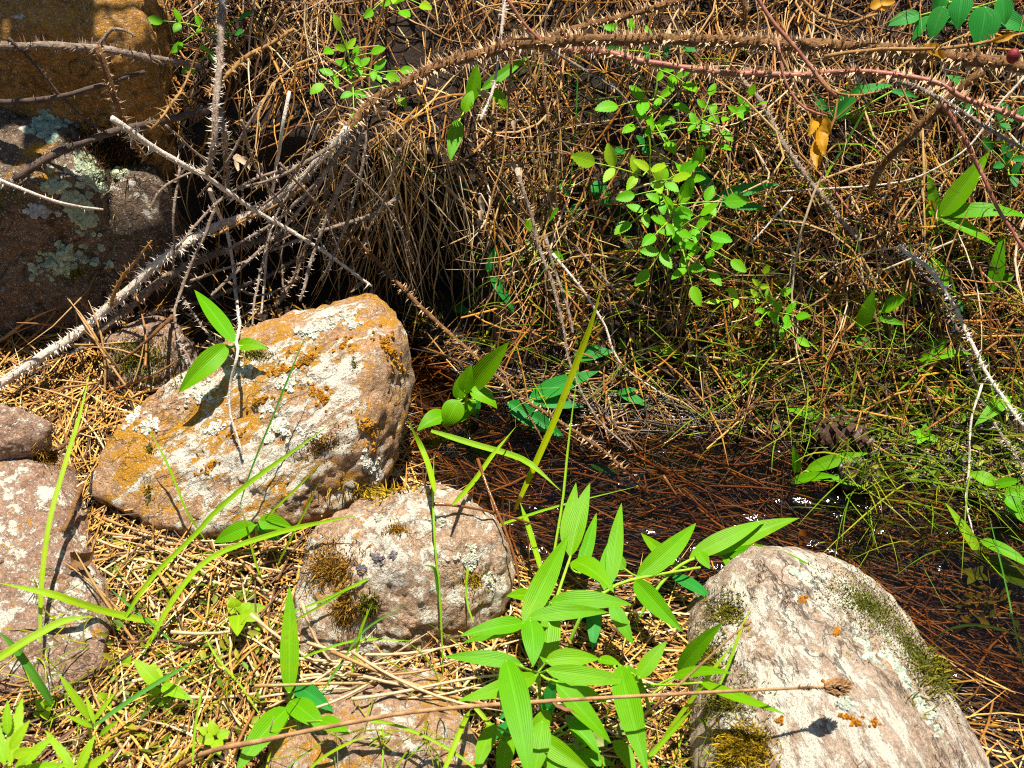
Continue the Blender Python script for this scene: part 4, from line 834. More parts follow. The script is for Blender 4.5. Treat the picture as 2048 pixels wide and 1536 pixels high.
lily('plant with bright leaves at the right edge by the white twig', (2000, 1010), [(1992, 972, .03)], [(1990, 970, .04, 1936, 947, .04, 28, .25), (1990, 970, .04, 2042, 960, .06, 22, .1), (2008, 990, .05, 2075, 984, .05, 32, .1), (2012, 994, .05, 2046, 1030, .05, 30, .1), (2010, 1000, .03, 2070, 1060, .03, 26, .1)])
lily('plant with narrow arching leaves right of the bright rose bush', (1425, 425), [(1428, 400, .03)], [(1428, 398, .04, 1558, 368, .05, 26, .22), (1430, 398, .04, 1534, 419, .04, 26, .15), (1428, 392, .04, 1384, 323, .06, 24, .08)], mat='leaf_deep')
lily('plant with broad sword leaves near the right edge', (1872, 470), [(1880, 440, .03)], [(1881, 434, .05, 1979, 303, .09, 40, .04), (1888, 430, .05, 2060, 436, .06, 32, .25), (1881, 437, .05, 1992, 493, .05, 28, .15), (1880, 450, .03, 1855, 340, .05, 22, .05), (1866, 470, .02, 1856, 400, .03, 24, .05, 'blade')])
lily('single upright leaf at the right edge below the sword leaves', (1985, 600), [(1985, 585, .015)], [(1984, 585, .02, 2003, 470, .05, 28, .05), (2004, 562, .02, 2032, 550, .03, 20, .1)])
lily('leaf lying along the pale curving cane', (1842, 520), [(1844, 515, .015)], [(1844, 514, .02, 1914, 594, .03, 30, .12), (1900, 590, .015, 1926, 625, .02, 24, .1, 'leaf_deep')])
lily('plant with jointed strap leaves hanging below the thick arch', (925, 235), [(930, 215, .05), (945, 190, .07)], [(938, 205, .07, 954, 122, .10, 28, .03), (918, 240, .06, 901, 322, .06, 30, .05), (962, 180, .07, 1060, 112, .08, 20, .08), (980, 184, .07, 1017, 220, .06, 28, .2), (928, 225, .07, 945, 180, .08, 24, .2)])
lily('small plant with a curled leaf left of the bright rose bush', (1180, 380), [(1185, 365, .02)], [(1186, 362, .03, 1224, 418, .02, 32, .25), (1117, 366, .02, 1139, 398, .02, 16, .15), (1160, 410, .02, 1135, 430, .02, 18, .1)], mat='leaf_deep')
lily('thin leaved seedling on the bank right of the root curtain', (978, 560), [(981, 552, .01)], [(981, 551, .02, 1030, 628, .02, 20, .1), (975, 545, .02, 995, 490, .03, 16, .05), (905, 613, .01, 945, 628, .01, 20, .1)], mat='leaf_deep')
lily('bluish broad leaved plant in the top right corner', (1915, 60), [(1900, 25, .05), (1895, 0, .07)], [
    (1842, 30, .06, 1771, 52, .06, 30, .1), (1858, 32, .06, 1825, 82, .05, 26, .1), (1888, 12, .07, 1862, 84, .06, 36, .1), (1972, 12, .08, 1955, 98, .07, 62, .1), (1925, -15, .07, 1915, 60, .06, 44, .1), (1890, -10, .07, 1870, 30, .06, 30, .1), (2005, -5, .07, 2010, 50, .06, 36, .1), (1880, 30, .04, 1920, 50, .03, 28, .1), (1990, 30, .05, 2060, 60, .05, 40, .1)], mat='leaf_deep')
lily('shaded plant with long leaves under the lower thorny cane at the right', (1660, 260), [(1668, 240, .03)], [(1666, 239, .04, 1726, 162, .06, 24, .06), (1700, 190, .05, 1788, 170, .06, 22, .1), (1780, 182, .05, 1838, 196, .05, 12, .1), (1664, 240, .03, 1625, 185, .04, 20, .06), (1672, 245, .03, 1695, 170, .04, 26, .05), (1940, 175, .05, 1890, 150, .05, 20, .1), (1900, 200, .03, 1960, 230, .03, 22, .1)], mat='leaf_deep')
lily('two small oval leaves below the hanging yellow leaf', (1745, 290), [(1735, 250, .03)], [(1725, 242, .03, 1698, 245, .03, 15, .1), (1735, 248, .03, 1748, 280, .03, 18, .1)], mat='leaf')
lily('long bright blades leaning out of the stream at the right edge', (1985, 1130), [(1960, 1085, .03)], [(1963, 1115, .03, 1890, 1005, .06, 20, .05, 'blade'), (1958, 1080, .04, 2070, 1142, .05, 26, .15), (1990, 1135, .03, 2075, 1180, .03, 24, .1), (1975, 1110, .03, 2070, 1160, .03, 20, .1, 'blade')], mat='leaf')
lily('small waterside leaf floating in the middle of the stream', (1180, 925), [], [(1180, 928, .012, 1242, 948, .012, 14, .08), (1186, 930, .010, 1205, 952, .01, 10, .05)], mat='leaf_deep')

# small broad seedlings in the litter
def seedling(label, root, leaves, mat='blade', name='seedling', group='low seedlings in the litter', shape='ovate', teeth=0):
    R0 = pt(root[0], root[1], -0.003); o = empty(name, R0, label, 'seedling', group); rs = random.Random(int(root[0]))
    top = pt(root[0], root[1], 0.02); V, F = tube(catmull([R0, (R0 + top) / 2, top], 6), np.full(6, .0012), 6); mesh_obj('stem', V, F, M['stem_green'], o)
    for bx, by, bb, tx, ty, tb, wp in leaves:
        put_leaf(o, pt(bx, by, bb), pt(tx, ty, tb), wp * pxm(R0) * 1.1, mat, arch=.12, fold=.2, shape=shape, rs=rs, teeth=teeth, n=15 if teeth else 11, wave=0.015)
    return o
seedling('seedling with rounded yellow green leaves in the litter left of the round rock', (480, 1230), [(478, 1225, .03, 455, 1200, .04, 26), (480, 1228, .03, 500, 1205, .04, 24), (478, 1230, .04, 475, 1272, .05, 32), (482, 1228, .03, 522, 1240, .03, 24), (486, 1222, .02, 535, 1215, .02, 22), (470, 1215, .05, 466, 1195, .06, 24), (500, 1240, .015, 520, 1275, .015, 20)])
seedling('seedling with hairy oval leaves in the foreground litter', (318, 1385), [(318, 1370, .05, 267, 1318, .07, 26), (318, 1368, .04, 305, 1325, .05, 22), (322, 1372, .04, 386, 1400, .04, 22), (318, 1376, .03, 300, 1395, .03, 18), (330, 1370, .03, 338, 1345, .04, 14), (318, 1390, .02, 290, 1420, .02, 24), (330, 1390, .02, 345, 1430, .02, 20)])
seedling('pale seedling beside the flat rock near the left bottom', (245, 1340), [(248, 1330, .02, 262, 1310, .03, 20), (240, 1335, .02, 225, 1325, .02, 16), (205, 1405, .02, 222, 1420, .02, 22), (210, 1400, .02, 195, 1385, .03, 18)])
seedling('cluster of tiny yellow leaves near the bottom left corner', (90, 1420), [(92, 1418, .03, 110, 1402, .04, 20), (88, 1418, .03, 72, 1400, .04, 18), (90, 1422, .03, 95, 1440, .03, 18), (95, 1415, .03, 100, 1392, .04, 16), (85, 1425, .02, 65, 1430, .02, 16)])
seedling('low green seedling in the foreground right of the flat rock', (430, 1480), [(430, 1470, .03, 420, 1440, .04, 20), (434, 1474, .03, 460, 1462, .03, 20), (428, 1476, .03, 400, 1485, .03, 22), (432, 1480, .03, 440, 1510, .03, 22), (425, 1470, .02, 395, 1455, .03, 18)])
seedling('dull oval leaved seedling in front of the large green clump', (1170, 1480), [(1168, 1470, .04, 1130, 1430, .05, 30), (1172, 1468, .04, 1205, 1440, .05, 32), (1170, 1475, .04, 1150, 1500, .04, 26), (1174, 1474, .04, 1215, 1490, .04, 26), (1165, 1465, .03, 1145, 1470, .03, 22), (1240, 1470, .03, 1255, 1440, .03, 22)], mat='stem_deep')
for i, (x, y, l) in enumerate([(1850, 870, 'small lobed seedling on the bank left of the white twig'), (1885, 790, 'pale seedling beside the pale curving canes'), (1500, 750, 'tiny two leaved seedling on the lower right bank'), (1330, 700, 'yellowish seedling on the bank below the bright rose bush'), (1690, 835, 'pale toothed seedling touching the curved leaf above the cone'), (1950, 1150, 'tiny clover like seedling at the stream edge on the right')]):
    rs = random.Random(i)
    seedling(l, (x, y), [(x, y, .02, x + 32 * math.cos(a), y + 22 * math.sin(a), .025, 15) for a in [rs.uniform(0, .8) + k * 1.5 for k in range(4)]], mat='blade' if i % 2 else 'rose_leaf')

# blurred close foliage in the bottom left corner: narrow toothed leaves
def fg(label, root, leaves, b0=.10, mat='blade', name='weed', group='low weeds in the foreground'):
    R0 = pt(root[0], root[1], 0); o = empty(name, R0, label, 'weed', group); rs = random.Random(int(root[0] * 3))
    top = pt(leaves[0][0], leaves[0][1], leaves[0][4]); V, F = tube(catmull([R0, (R0 + top) / 2 + np.array([0, 0, .01]), top], 8), np.full(8, .0016), 6); mesh_obj('stem', V, F, M['stem_green'], o)
    for bx, by, tx, ty, b, wp in leaves:
        put_leaf(o, pt(bx, by, b), pt(tx, ty, b + .02), wp * .62 * pxm(R0), mat, arch=.1, fold=.25, shape='lance', rs=rs, teeth=1, n=17)
    return o
fg('weed with long toothed leaves above the bottom edge, left of centre', (190, 1500), [(180, 1440, 116, 1345, .10, 26), (185, 1445, 235, 1380, .10, 16), (190, 1450, 170, 1385, .10, 14), (188, 1455, 130, 1430, .09, 18), (200, 1470, 240, 1440, .08, 18)])
fg('soft out of focus weed filling the bottom left corner', (20, 1560), [(20, 1530, 45, 1395, .20, 40), (10, 1530, -20, 1420, .20, 36), (30, 1540, 110, 1470, .20, 34), (20, 1500, 60, 1440, .22, 30), (0, 1480, -30, 1400, .2, 34), (40, 1545, 140, 1530, .18, 36), (15, 1470, 15, 1400, .22, 26), (25, 1510, 80, 1500, .22, 28)])
fg('out of focus weed along the bottom edge beside the corner', (150, 1560), [(150, 1540, 90, 1460, .17, 26), (155, 1545, 190, 1470, .17, 28), (160, 1550, 230, 1500, .16, 28), (150, 1550, 120, 1500, .17, 22), (140, 1556, 60, 1540, .17, 28)], mat='blade')
# ------------------------------------------------------------------ rose seedlings with compound toothed leaves
def rose(label, stem, leaves, mat='rose_leaf', smat='stem_deep', group='young rose plants', r=.0016):
    R0 = pt(stem[0][0], stem[0][1], -0.003); o = empty('rose_plant', R0, label, 'rose', group); rs = random.Random(int(stem[0][0] + stem[-1][1]))
    P = [R0] + [pt(*q) for q in stem[1:]]; C = catmull(P, 12); V, F = tube(C, r * np.linspace(1, .6, 12), 6); mesh_obj('stem', V, F, M[smat], o)
    for lf in leaves:
        bx, by, tx, ty, b, npair, sz = lf[:7]; mm = lf[7] if len(lf) > 7 else mat
        A = pt(bx, by, b); tA = (A - CAM) @ FWD; T_ = at_depth(tx, ty, tA - 0.012 + rs.uniform(-.015, .015)); k = pxm(A)
        up = nrm(nrm(CAM - A) * .55 + np.array([rs.uniform(-.25, .25), rs.uniform(-.2, .1), .5])); L = np.linalg.norm(T_ - A); ax = nrm(T_ - A); sd_ = nrm(np.cross(ax, up))
        Rm = catmull([A, (A + T_) / 2 + up * L * .08, T_], 9); sn_ = C[np.argmin(np.linalg.norm(C - A, axis=1))]; Rf = np.vstack([catmull([sn_, (sn_ + A) / 2, A], 5)[:-1], Rm]) if np.linalg.norm(sn_ - A) > .004 else Rm; V, F = tube(Rf, np.linspace(.0011, .0006, len(Rf)), 5)
        lo = mesh_obj('leaf', V, F, M['stem_green'], o)
        def lflet(base, d, size):
            nn_ = nrm(up + np.array([rs.uniform(-.35, .35), rs.uniform(-.35, .35), rs.uniform(-.2, .2)]))
            V, F, U = leaf_mesh(base, base + nrm(d) * size, size * rs.uniform(.50, .66), arch=rs.uniform(0, .12), fold=rs.uniform(.1, .4), shape='round', hint=nn_, rs=rs, n=17, teeth=1)
            mesh_obj('leaflet', V, F, M[mm], lo, uvs=U)
        s = sz * k * 1.15
        lflet(Rm[-1], ax + sd_ * rs.uniform(-.2, .2), s * 1.15)
        for q in range(npair):
            c = Rm[int(8 - (q + 0.75) * 7.5 / max(npair, 1))] if npair else Rm[4]
            for sg in (-1, 1): lflet(c + sd_ * sg * .0008, ax * .5 + sd_ * sg + up * rs.uniform(-.1, .3), s * rs.uniform(.8, 1.05) * (1 - .12 * q))
    return o
rose('bright rose seedling left of the thick arch at the top', [(712, 262), (708, 190, .07), (700, 130, .10), (692, 80, .12)], [
    (702, 130, 648, 168, .10, 2, 27), (712, 132, 772, 150, .10, 2, 26), (696, 110, 680, 62, .12, 1, 26, 'rose_leaf_young'), (706, 175, 708, 226, .09, 1, 26), (700, 118, 742, 106, .11, 1, 24), (735, 150, 800, 142, .11, 1, 22), (770, 170, 798, 196, .08, 0, 22), (695, 95, 665, 100, .11, 0, 24)])
rose('large bright rose seedling with yellow green tops in the middle of the right bank', [(1372, 600), (1362, 500, .05), (1345, 430, .09), (1315, 370, .12), (1300, 335, .13)], [
    (1285, 352, 1190, 326, .14, 2, 40, 'rose_leaf_young'), (1300, 350, 1300, 308, .14, 1, 36, 'rose_leaf_young'), (1305, 365, 1345, 358, .13, 1, 34, 'rose_leaf_young'), (1330, 400, 1262, 445, .10, 2, 32), (1350, 410, 1448, 404, .11, 2, 38), (1352, 400, 1390, 330, .09, 2, 32),
    (1350, 440, 1420, 470, .10, 2, 36), (1352, 460, 1298, 540, .09, 2, 34), (1360, 480, 1384, 572, .09, 2, 34), (1362, 470, 1462, 520, .08, 2, 30), (1335, 380, 1270, 390, .09, 1, 30), (1340, 430, 1365, 395, .12, 1, 36), (1362, 500, 1420, 545, .07, 1, 30), (1320, 370, 1360, 345, .10, 1, 32), (1345, 470, 1400, 430, .12, 1, 34), (1340, 440, 1310, 470, .12, 1, 32)])
rose('tall rose seedling growing under the thick arch, above the bright rose seedling', [(1300, 330), (1300, 260, .05), (1310, 190, .07), (1320, 120, .08), (1300, 60, .08)], [
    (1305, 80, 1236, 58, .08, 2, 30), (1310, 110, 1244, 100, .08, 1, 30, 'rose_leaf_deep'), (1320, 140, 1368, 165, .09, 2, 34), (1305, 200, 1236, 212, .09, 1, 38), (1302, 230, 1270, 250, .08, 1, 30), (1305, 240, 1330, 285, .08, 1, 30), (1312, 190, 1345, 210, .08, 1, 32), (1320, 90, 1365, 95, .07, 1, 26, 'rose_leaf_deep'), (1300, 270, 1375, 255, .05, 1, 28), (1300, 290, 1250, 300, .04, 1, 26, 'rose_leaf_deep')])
rose('small rose sprig right of the tall rose seedling under the arch', [(1400, 300), (1400, 255, .04), (1408, 220, .05)], [(1402, 250, 1352, 245, .05, 1, 26), (1405, 240, 1440, 262, .05, 1, 26), (1408, 225, 1420, 192, .05, 1, 22), (1408, 235, 1470, 222, .05, 1, 24), (1400, 280, 1440, 292, .03, 0, 24)])
rose('slender rose seedling on the lower right bank, below the bright rose bush', [(1565, 720), (1560, 660, .05), (1535, 610, .07), (1515, 575, .08)], [(1525, 595, 1440, 602, .07, 2, 22, 'rose_leaf_young'), (1515, 580, 1530, 548, .08, 1, 20, 'rose_leaf_young'), (1545, 625, 1592, 632, .08, 2, 25), (1555, 650, 1592, 676, .07, 1, 24), (1540, 620, 1520, 640, .07, 1, 22), (1530, 605, 1560, 590, .08, 1, 22)])
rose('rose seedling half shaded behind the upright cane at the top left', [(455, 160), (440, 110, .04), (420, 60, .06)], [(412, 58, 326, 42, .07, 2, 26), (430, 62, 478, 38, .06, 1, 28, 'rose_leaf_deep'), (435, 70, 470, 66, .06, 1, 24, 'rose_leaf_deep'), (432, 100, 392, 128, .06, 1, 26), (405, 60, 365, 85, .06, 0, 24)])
rose('dim rose seedling on the bank beneath the hanging twigs', [(1085, 530), (1080, 490, .03)], [(1080, 495, 1045, 510, .04, 1, 28), (1082, 485, 1068, 460, .04, 0, 30), (1082, 480, 1100, 440, .04, 0, 30), (1085, 490, 1108, 505, .04, 0, 26), (1095, 530, 1120, 560, .02, 0, 34)])
rose('rose leaves hanging from the top edge left of centre', [(770, 40), (775, -10, .06)], [(775, -5, 800, 22, .07, 1, 26), (778, -10, 840, 8, .08, 1, 26, 'rose_leaf_young'), (770, 0, 745, 20, .06, 0, 24)])
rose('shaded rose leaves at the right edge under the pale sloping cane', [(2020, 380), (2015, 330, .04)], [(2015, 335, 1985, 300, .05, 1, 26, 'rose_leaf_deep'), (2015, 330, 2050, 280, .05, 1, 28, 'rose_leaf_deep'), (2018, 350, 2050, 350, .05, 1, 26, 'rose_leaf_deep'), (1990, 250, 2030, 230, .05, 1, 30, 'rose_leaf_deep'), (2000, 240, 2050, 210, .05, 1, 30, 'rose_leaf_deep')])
rose('small rose shoot left of the brown bristly cane on the right', [(1480, 260), (1482, 215, .04)], [(1482, 225, 1455, 235, .05, 1, 22), (1482, 215, 1500, 190, .05, 1, 22), (1484, 220, 1512, 212, .05, 0, 24)])

# a leafy limb above the top left, out of the picture, whose shade dapples the amber boulder
tc = at_z(60, 60, .40) + SUN_TO * 0.75; lb = empty('overhanging_branch', tc + np.array([-.5, .35, .25]), 'leafy limb above the amber boulder, beyond the top left of the picture', 'branch')
C = catmull([tc + np.array([-.5, .35, .25]), tc + np.array([-.2, .12, .1]), tc + np.array([.02, .03, .02]), tc + np.array([.12, .05, -.03])], 20); V, F = tube(C, np.linspace(.012, .003, 20), 8); mesh_obj('limb', V, F, M['cane_dark'], lb)
rs = random.Random(3)
for k in range(52):
    c = C[rs.randrange(5, 20)] + np.array([rs.uniform(-.12, .08), rs.uniform(-.07, .10), rs.uniform(-.06, .06)])
    put_leaf(lb, c, c + np.array([rs.gauss(0, .05), rs.gauss(0, .05), -.03]), .045, 'rose_leaf_deep', shape='ovate', hint=(rs.gauss(0, .4), rs.gauss(0, .4), 1), rs=rs, n=9)

# ------------------------------------------------------------------ grass blades
def blade(label, pts, wpx, mat='blade', b=(.02, .02), name='grass_blade', group='grass blades', depth=None):
    """ribbon with a crease along a photo polyline, first point at the root"""
    pts = B_(pts, b) if depth is None else pts
    ts = np.array([hit(q[0], q[1])[2] - q[2] / np.linalg.norm(ray(q[0], q[1])) for q in pts]) if depth is None else np.array(depth)
    if depth is None:
        ts = np.interp(np.arange(len(ts)), [0, len(ts) - 1], [ts[0], ts[-1]]) * .5 + ts * .5
        for _ in range(3): ts[1:-1] = np.minimum(ts[1:-1], .25 * ts[:-2] + .5 * ts[1:-1] + .25 * ts[2:])
    P = np.array([at_depth(q[0], q[1], t) for q, t in zip(pts, ts)]); n = 16; C = catmull(P, n); T, _, _ = frames(C)
    t = np.linspace(0, 1, n); w_ = wpx * (0.72 if wpx < 10 else 0.92) * pxm(P[0]) * 0.5 * np.minimum(1, .5 + 3 * t) * np.clip((1 - t) * 3.6, 0.05, 1)
    rs = random.Random(int(pts[0][0] * 5 + pts[0][1])); h0 = 0.6 * nrm(CAM - P[0]) + np.array([rs.uniform(-.4, .4), 0, rs.uniform(.4, 1.0)])
    V, U = [], []
    for i in range(n):
        s_ = nrm(np.cross(T[i], h0)); nn_ = np.cross(s_, T[i])
        for j, u in enumerate((-1, -.5, 0, .5, 1)): V.append(C[i] + s_ * u * w_[i] + nn_ * abs(u) * w_[i] * .45); U.append((u * .5 + .5, t[i] * .95))
    F = [(i * 5 + j, i * 5 + j + 1, i * 5 + j + 6, i * 5 + j + 5) for i in range(n - 1) for j in range(4)]
    o = mesh_obj(name, V, F, M[mat], None, P[0], uvs=np.array(U)); return tag(o, label, 'grass', group)
blade('broad yellow green grass blade rising to the centre of the picture over the stream', [(1030, 1020), (1068, 935), (1110, 840), (1150, 735), (1182, 650), (1208, 556)], 14, 'blade_bright', b=(.04, .22))
blade('tall thin grass stem standing in the large green clump', [(1076, 1400), (1088, 1250), (1108, 1110), (1126, 1000), (1136, 900), (1148, 800), (1158, 730)], 8, b=(.02, .20))
blade('bent grass blade lying level across the stream', [(862, 862), (950, 890), (1020, 910), (1062, 930), (1122, 982)], 14, b=(.10, .10))
blade('short grass blade at the right foot of the large boulder', [(870, 985), (856, 930), (840, 890), (814, 838)], 13, b=(.06, .12))
blade('grass blade slanting left at the stream edge', [(905, 1010), (948, 962), (985, 910), (1032, 853)], 11, b=(.05, .10))
blade('thin stem in front of the round mossy rock, left of a pair', [(886, 1345), (880, 1200), (870, 1090), (866, 1000), (868, 905)], 6, 'blade', (.02, .14))
blade('thin stem in front of the round mossy rock, right of a pair', [(947, 1245), (932, 1190), (938, 1100), (934, 985)], 7, 'blade', (.03, .09))
blade('short curled blade on the thin stem before the round rock', [(876, 1190), (872, 1150), (865, 1135), (845, 1130)], 9, 'blade_deep', (.06, .07))
blade('tall upright grass blade in front of the flat rock at the left', [(80, 1285), (84, 1160), (100, 1040), (130, 930), (160, 830), (181, 738)], 11, 'blade', (.02, .20))
blade('long grass blade leaning right over the front of the large boulder', [(235, 1260), (300, 1160), (390, 1070), (430, 1025), (500, 965), (590, 900), (668, 843)], 11, 'blade', (.03, .08))
blade('thin yellowish blade low in front of the large boulder', [(520, 1055), (545, 1022), (595, 975), (645, 925)], 7, 'blade', (.03, .06))
blade('thin dark grass stalk crossing the middle of the large boulder', [(480, 1010), (495, 960), (520, 895), (548, 828), (585, 735), (623, 642)], 5, 'blade_deep', (.03, .09))
blade('thin grass stalk leaning over the left of the large boulder', [(410, 1080), (372, 1020), (342, 944), (318, 895), (293, 852)], 6, 'blade', (.03, .06))
blade('yellowing broad blade lying level across the flat rock', [(330, 1250), (219, 1226), (150, 1205), (102, 1189), (-10, 1164)], 16, 'blade', (.02, .08))
blade('bright broad blade arching up from the left edge over the flat rock', [(-20, 1330), (40, 1290), (85, 1264), (130, 1242), (185, 1232)], 18, 'blade', (.10, .08))
blade('dark green blade in front of the flat rock at the left edge', [(105, 1408), (78, 1365), (51, 1325), (20, 1285), (-5, 1262)], 17, 'blade_deep', (.06, .10))
blade('long pale green blade running up right past the round rock', [(285, 1310), (359, 1182), (427, 1113), (547, 1069), (640, 1046), (720, 1030)], 13, 'blade', (.02, .05))
blade('dark thin blade lying on the needles right of the flat rock', [(362, 1298), (320, 1262), (273, 1223), (211, 1170)], 8, 'blade_deep', (.015, .03))
blade('blade lying above the toothed weeds at the lower left', [(185, 1455), (240, 1415), (297, 1377), (350, 1345), (395, 1318)], 11, 'blade_deep', (.06, .06))
blade('thin stalk slanting above the litter left of the round rock', [(552, 1135), (580, 1080), (616, 1010), (640, 960)], 6, 'blade', (.02, .06))
blade('very long thin blade crossing in front of the round rock to the right', [(560, 1235), (680, 1186), (780, 1135), (885, 1090), (1000, 1050), (1117, 1012), (1278, 972)], 9, 'blade', (.05, .08))
blade('thin blade crossing low in front of the round rock', [(590, 1240), (645, 1210), (700, 1176)], 7, 'blade', (.03, .04))
blade('thin blade at the lower left of the round rock', [(585, 1325), (640, 1302), (720, 1280), (830, 1282)], 7, 'blade', (.03, .04))
blade('yellow green leaf blade at the stream edge left of the tall green clump', [(1085, 1150), (1070, 1100), (1055, 1050), (1040, 1005)], 13, 'blade', (.08, .10))
blade('narrow blade rising over the left flank of the ridge boulder', [(1440, 1370), (1461, 1318), (1480, 1265), (1502, 1212)], 9, 'blade', (.03, .06))
blade('long narrow blade in front of the mossy flank of the ridge boulder', [(1330, 1470), (1380, 1405), (1423, 1346), (1470, 1282)], 10, 'blade', (.05, .06))
blade('yellow blade at the bottom edge between the clump and the ridge boulder', [(1285, 1530), (1320, 1490), (1350, 1455), (1385, 1418)], 12, 'blade', (.05, .07))
blade('bright blade at the bottom of the large green clump', [(1020, 1492), (985, 1455), (950, 1415), (930, 1400)], 10, 'blade', (.05, .06))
blade('thin blade over the bottom pinkish rock', [(960, 1545), (900, 1500), (817, 1459), (740, 1442), (660, 1448)], 9, 'blade', (.05, .04))
blade('thin stalk arching out of the moss on the lower right bank', [(1700, 805), (1680, 750), (1656, 719), (1625, 690), (1596, 665)], 5, 'blade', (.02, .04))
blade('thin stalk standing upright by the pine cone', [(1695, 850), (1702, 800), (1710, 750), (1717, 705)], 5, 'blade', (.02, .05))
blade('dark blade arching beside the ridge boulder', [(2060, 1280), (2000, 1258), (1946, 1250), (1900, 1258), (1862, 1280)], 8, 'blade_deep', (.03, .02))
blade('thin long stalk at the right edge over the stream', [(2055, 1360), (2030, 1260), (2014, 1180), (1990, 1080), (1975, 1020)], 5, 'blade_deep', (.02, .07))
blade('thin pale green stalk slanting down through the root curtain', [(1010, 410), (900, 365), (800, 320), (735, 282), (676, 246)], 4, 'blade_deep', (.03, .09))
blade('thin straight stalk hanging right of the arch middle', [(1140, 380), (1150, 270), (1155, 170), (1157, 30)], 4, 'blade_deep', (.03, .08))
blade('thin green stalk leaning over the hanging yellow leaf', [(1640, 370), (1690, 290), (1730, 220), (1760, 180)], 6, 'blade_deep', (.03, .09))
blade('arching grass stalk on the upper right bank', [(1765, 340), (1760, 310), (1730, 290), (1660, 288)], 4, 'blade', (.05, .05))
blade('upright grass stalk near the right edge of the bank', [(1690, 470), (1660, 420), (1650, 360), (1690, 290)], 7, 'blade', (.02, .04))
blade('grass blade bending left on the right bank above the small spreading plant', [(1700, 500), (1670, 430), (1650, 375), (1580, 370)], 6, 'blade', (.02, .04))
blade('grass stem right of the small spreading plant', [(1830, 640), (1825, 560), (1822, 500), (1815, 450)], 6, 'blade', (.02, .04))
blade('thin stem slanting right over the lower bank', [(1740, 840), (1800, 780), (1860, 720), (1920, 660)], 5, 'blade', (.02, .04))
blade('thin grass stem above the bright plant at the right edge', [(2052, 960), (2010, 860), (1985, 780), (1975, 700)], 5, 'blade', (.02, .05))
blade('grass blade over the water above the pale ridge boulder', [(1660, 1005), (1720, 1020), (1800, 1050), (1860, 1058)], 6, 'blade', (.02, .03))
blade('fine blade at the bottom edge below the pinkish rock', [(600, 1560), (640, 1520), (690, 1490), (735, 1470)], 9, 'blade', (.06, .06))
blade('bright blade at the bottom edge left of the large green clump', [(880, 1560), (905, 1500), (925, 1450), (940, 1420)], 12, 'blade', (.06, .08))
blade('short stalk standing before the bottom left weeds', [(385, 1530), (390, 1460), (400, 1400), (405, 1365)], 7, 'blade', (.06, .10))
blade('leaning blade left of the plant with the upright leaf', [(520, 1430), (480, 1370), (430, 1310), (400, 1250)], 6, 'blade', (.02, .06))
blade('thin upright stalk in the litter under the large boulder', [(530, 1180), (510, 1120), (495, 1060), (480, 1010)], 6, 'blade', (.02, .05))
blade('thin stalk in front of the left end of the round rock', [(640, 1390), (680, 1330), (730, 1260), (820, 1205)], 6, 'blade_deep', (.02, .04))
blade('small upright blade at the foot of the round rock', [(700, 1360), (712, 1310), (722, 1260), (745, 1205)], 8, 'blade', (.02, .04))

# fine grass nobody could count: thin stalks on the right bank and among the foreground litter
def fine_grass(name, regions, n, tints, label, L=(.05, .13), wd=(.0009, .0018), seed=0):
    rs = np.random.RandomState(seed); P = []; rings = 7
    for _ in range(n):
        a = regions[rs.randint(len(regions))]; h_ = hit(rs.uniform(a[0], a[2]), rs.uniform(a[1], a[3])); P.append(h_[0])
    P = np.array(P); s = np.linspace(0, 1, rings); d = np.stack([rs.normal(0, .5, n), rs.normal(-.35, .35, n), rs.uniform(.4, 1, n)], -1); d /= np.linalg.norm(d, axis=1)[:, None]
    ln = rs.uniform(*L, n); bd = np.stack([rs.normal(0, .5, n), rs.normal(-.3, .4, n), -rs.uniform(.1, .6, n)], -1)
    C = P[:, None] + d[:, None] * (ln[:, None] * s)[..., None] + bd[:, None] * (ln[:, None] * s ** 2 * .6)[..., None]
    tint = np.array(tints)[rs.choice(len(tints), n)] * rs.uniform(.7, 1.2, (n, 1))
    return strands(C, rs.uniform(*wd, n), np.repeat((nrm(CAM) + rs.normal(0, .3, (n, 1, 3))), rings, 1), tint, name, M['grass_stuff'], label, rings, tent=.2)
fine_grass('fine_grass', [(1450, 250, 2048, 950), (1000, 150, 1500, 800), (1650, 850, 2048, 1120), (1350, 550, 2048, 900)], 1050, [(.20, .34, .01), (.12, .24, .01), (.34, .38, .015)], 'thin scattered grass stalks over the right bank', seed=3)
fine_grass('fine_litter_grass', [(20, 1280, 560, 1536), (50, 1100, 560, 1500), (600, 1330, 1050, 1536), (1180, 1400, 1420, 1536)], 420, [(.34, .46, .01), (.46, .44, .015), (.20, .36, .01)], 'thin scattered grass in the foreground litter', (.03, .07), seed=4)
